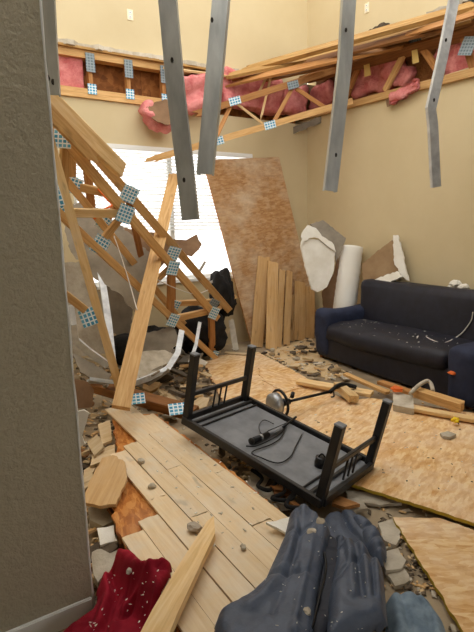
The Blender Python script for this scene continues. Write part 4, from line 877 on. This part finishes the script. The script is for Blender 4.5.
crumbs('floor_debris', 'fine plaster and wood crumbs strewn over the whole floor', [(inpoly(ALL), 900, (0, .015), (.006, .02)), (inpoly(R2), 220, (.0, .03), (.012, .034)), (inpoly(R1), 260, (.0, .08), (.012, .035)), (inpoly(R3), 300, (.0, .08), (.01, .03)), (inpoly(R5), 420, (.0, .2), (.02, .05)), (inpoly(R4), 160, (0, .06), (.01, .025)),
        (inpoly([(375, 515), (395, 516), (450, 600), (400, 590)]), 120, (0, .02), (.006, .018))], ['gypsum_dirty', 'offcut', 'slate', 'flooring_tan', 'slate'], 31)
crumbs('sheet_crumbs', 'white plaster crumbs sprinkled over the OSB sheets', [(inpoly([(230, 370), (330, 405), (474, 420), (474, 515), (360, 480)]), 90, (.078, .082), (.003, .008))], ['gypsum', 'gypsum_dirty', 'slate'], 32)
crumbs('plank_crumbs', 'fine plaster crumbs sprinkled over the plank flooring', [(inpoly([(112, 415), (130, 408), (265, 520), (245, 590), (210, 600)]), 70, (ZP+.008, ZP+.012), (.003, .008))], ['gypsum', 'gypsum_dirty'], 33)
def sofa_crumbs():
    rng = random.Random(5); vs_, fs = [], []
    bv = surface([o for o in sf.children if o.name.startswith('seat_cushion')])
    for k in range(70):
        q = SM @ V((rng.uniform(.0, .5), rng.uniform(-1.85, -.3), 1.)); hit = bv.ray_cast(q, V((0, 0, -1)))[0]
        if hit is None: continue
        s = rng.uniform(.003, .009); b0 = len(vs_); R_ = MX.Rotation(rng.uniform(0, 6), 3, 'Z')
        for d in ((1.8, 0, 0), (0, .6, 0), (-1.8, 0, 0), (0, -.6, 0), (0, 0, .5), (0, 0, -.3)): vs_.append(hit+R_ @ V(d)*s)
        for f in ((0, 1, 4), (1, 2, 4), (2, 3, 4), (3, 0, 4), (1, 0, 5), (2, 1, 5), (3, 2, 5), (0, 3, 5)): fs.append([b0+i for i in f])
    tag(frommesh('sofa_crumbs', vs_, fs, 'gypsum', MX.Identity(4)), 'white plaster crumbs sprinkled over the dark sofa seat', 'debris', None, 'stuff')
sofa_crumbs()

def specks(name, label, surf, pxs, count, sr, mats, seed):
    rng = random.Random(seed); vs_, fs = [], []
    for k in range(count):
        x, y = inpoly(pxs)(rng); h = surf.ray_cast(CAM, ray(x, y).normalized())[0]
        if h is None: continue
        s = rng.uniform(*sr); b0 = len(vs_); R_ = MX.Rotation(rng.uniform(0, 6), 3, 'Z')
        for d in ((1.8, 0, 0), (0, .7, 0), (-1.8, 0, 0), (0, -.7, 0), (0, 0, .6), (0, 0, -.4)): vs_.append(h+R_ @ V(d)*s)
        for f in ((0, 1, 4), (1, 2, 4), (2, 3, 4), (3, 0, 4), (1, 0, 5), (2, 1, 5), (3, 2, 5), (0, 3, 5)): fs.append([b0+i for i in f])
    tag(frommesh(name, vs_, fs, mats, MX.Identity(4)), label, 'debris', None, 'stuff')
specks('jacket_crumbs', 'pale plaster crumbs sprinkled over the blue puffer jacket', JK, [(290, 520), (365, 520), (380, 630), (230, 630)], 50, (.0012, .0042), 'gypsum', 3)
specks('garment_crumbs', 'white plaster crumbs sprinkled over the red garment', surface(list(rdg.children)), [(100, 570), (165, 570), (140, 630), (70, 630)], 40, (.0015, .006), 'gypsum', 4)
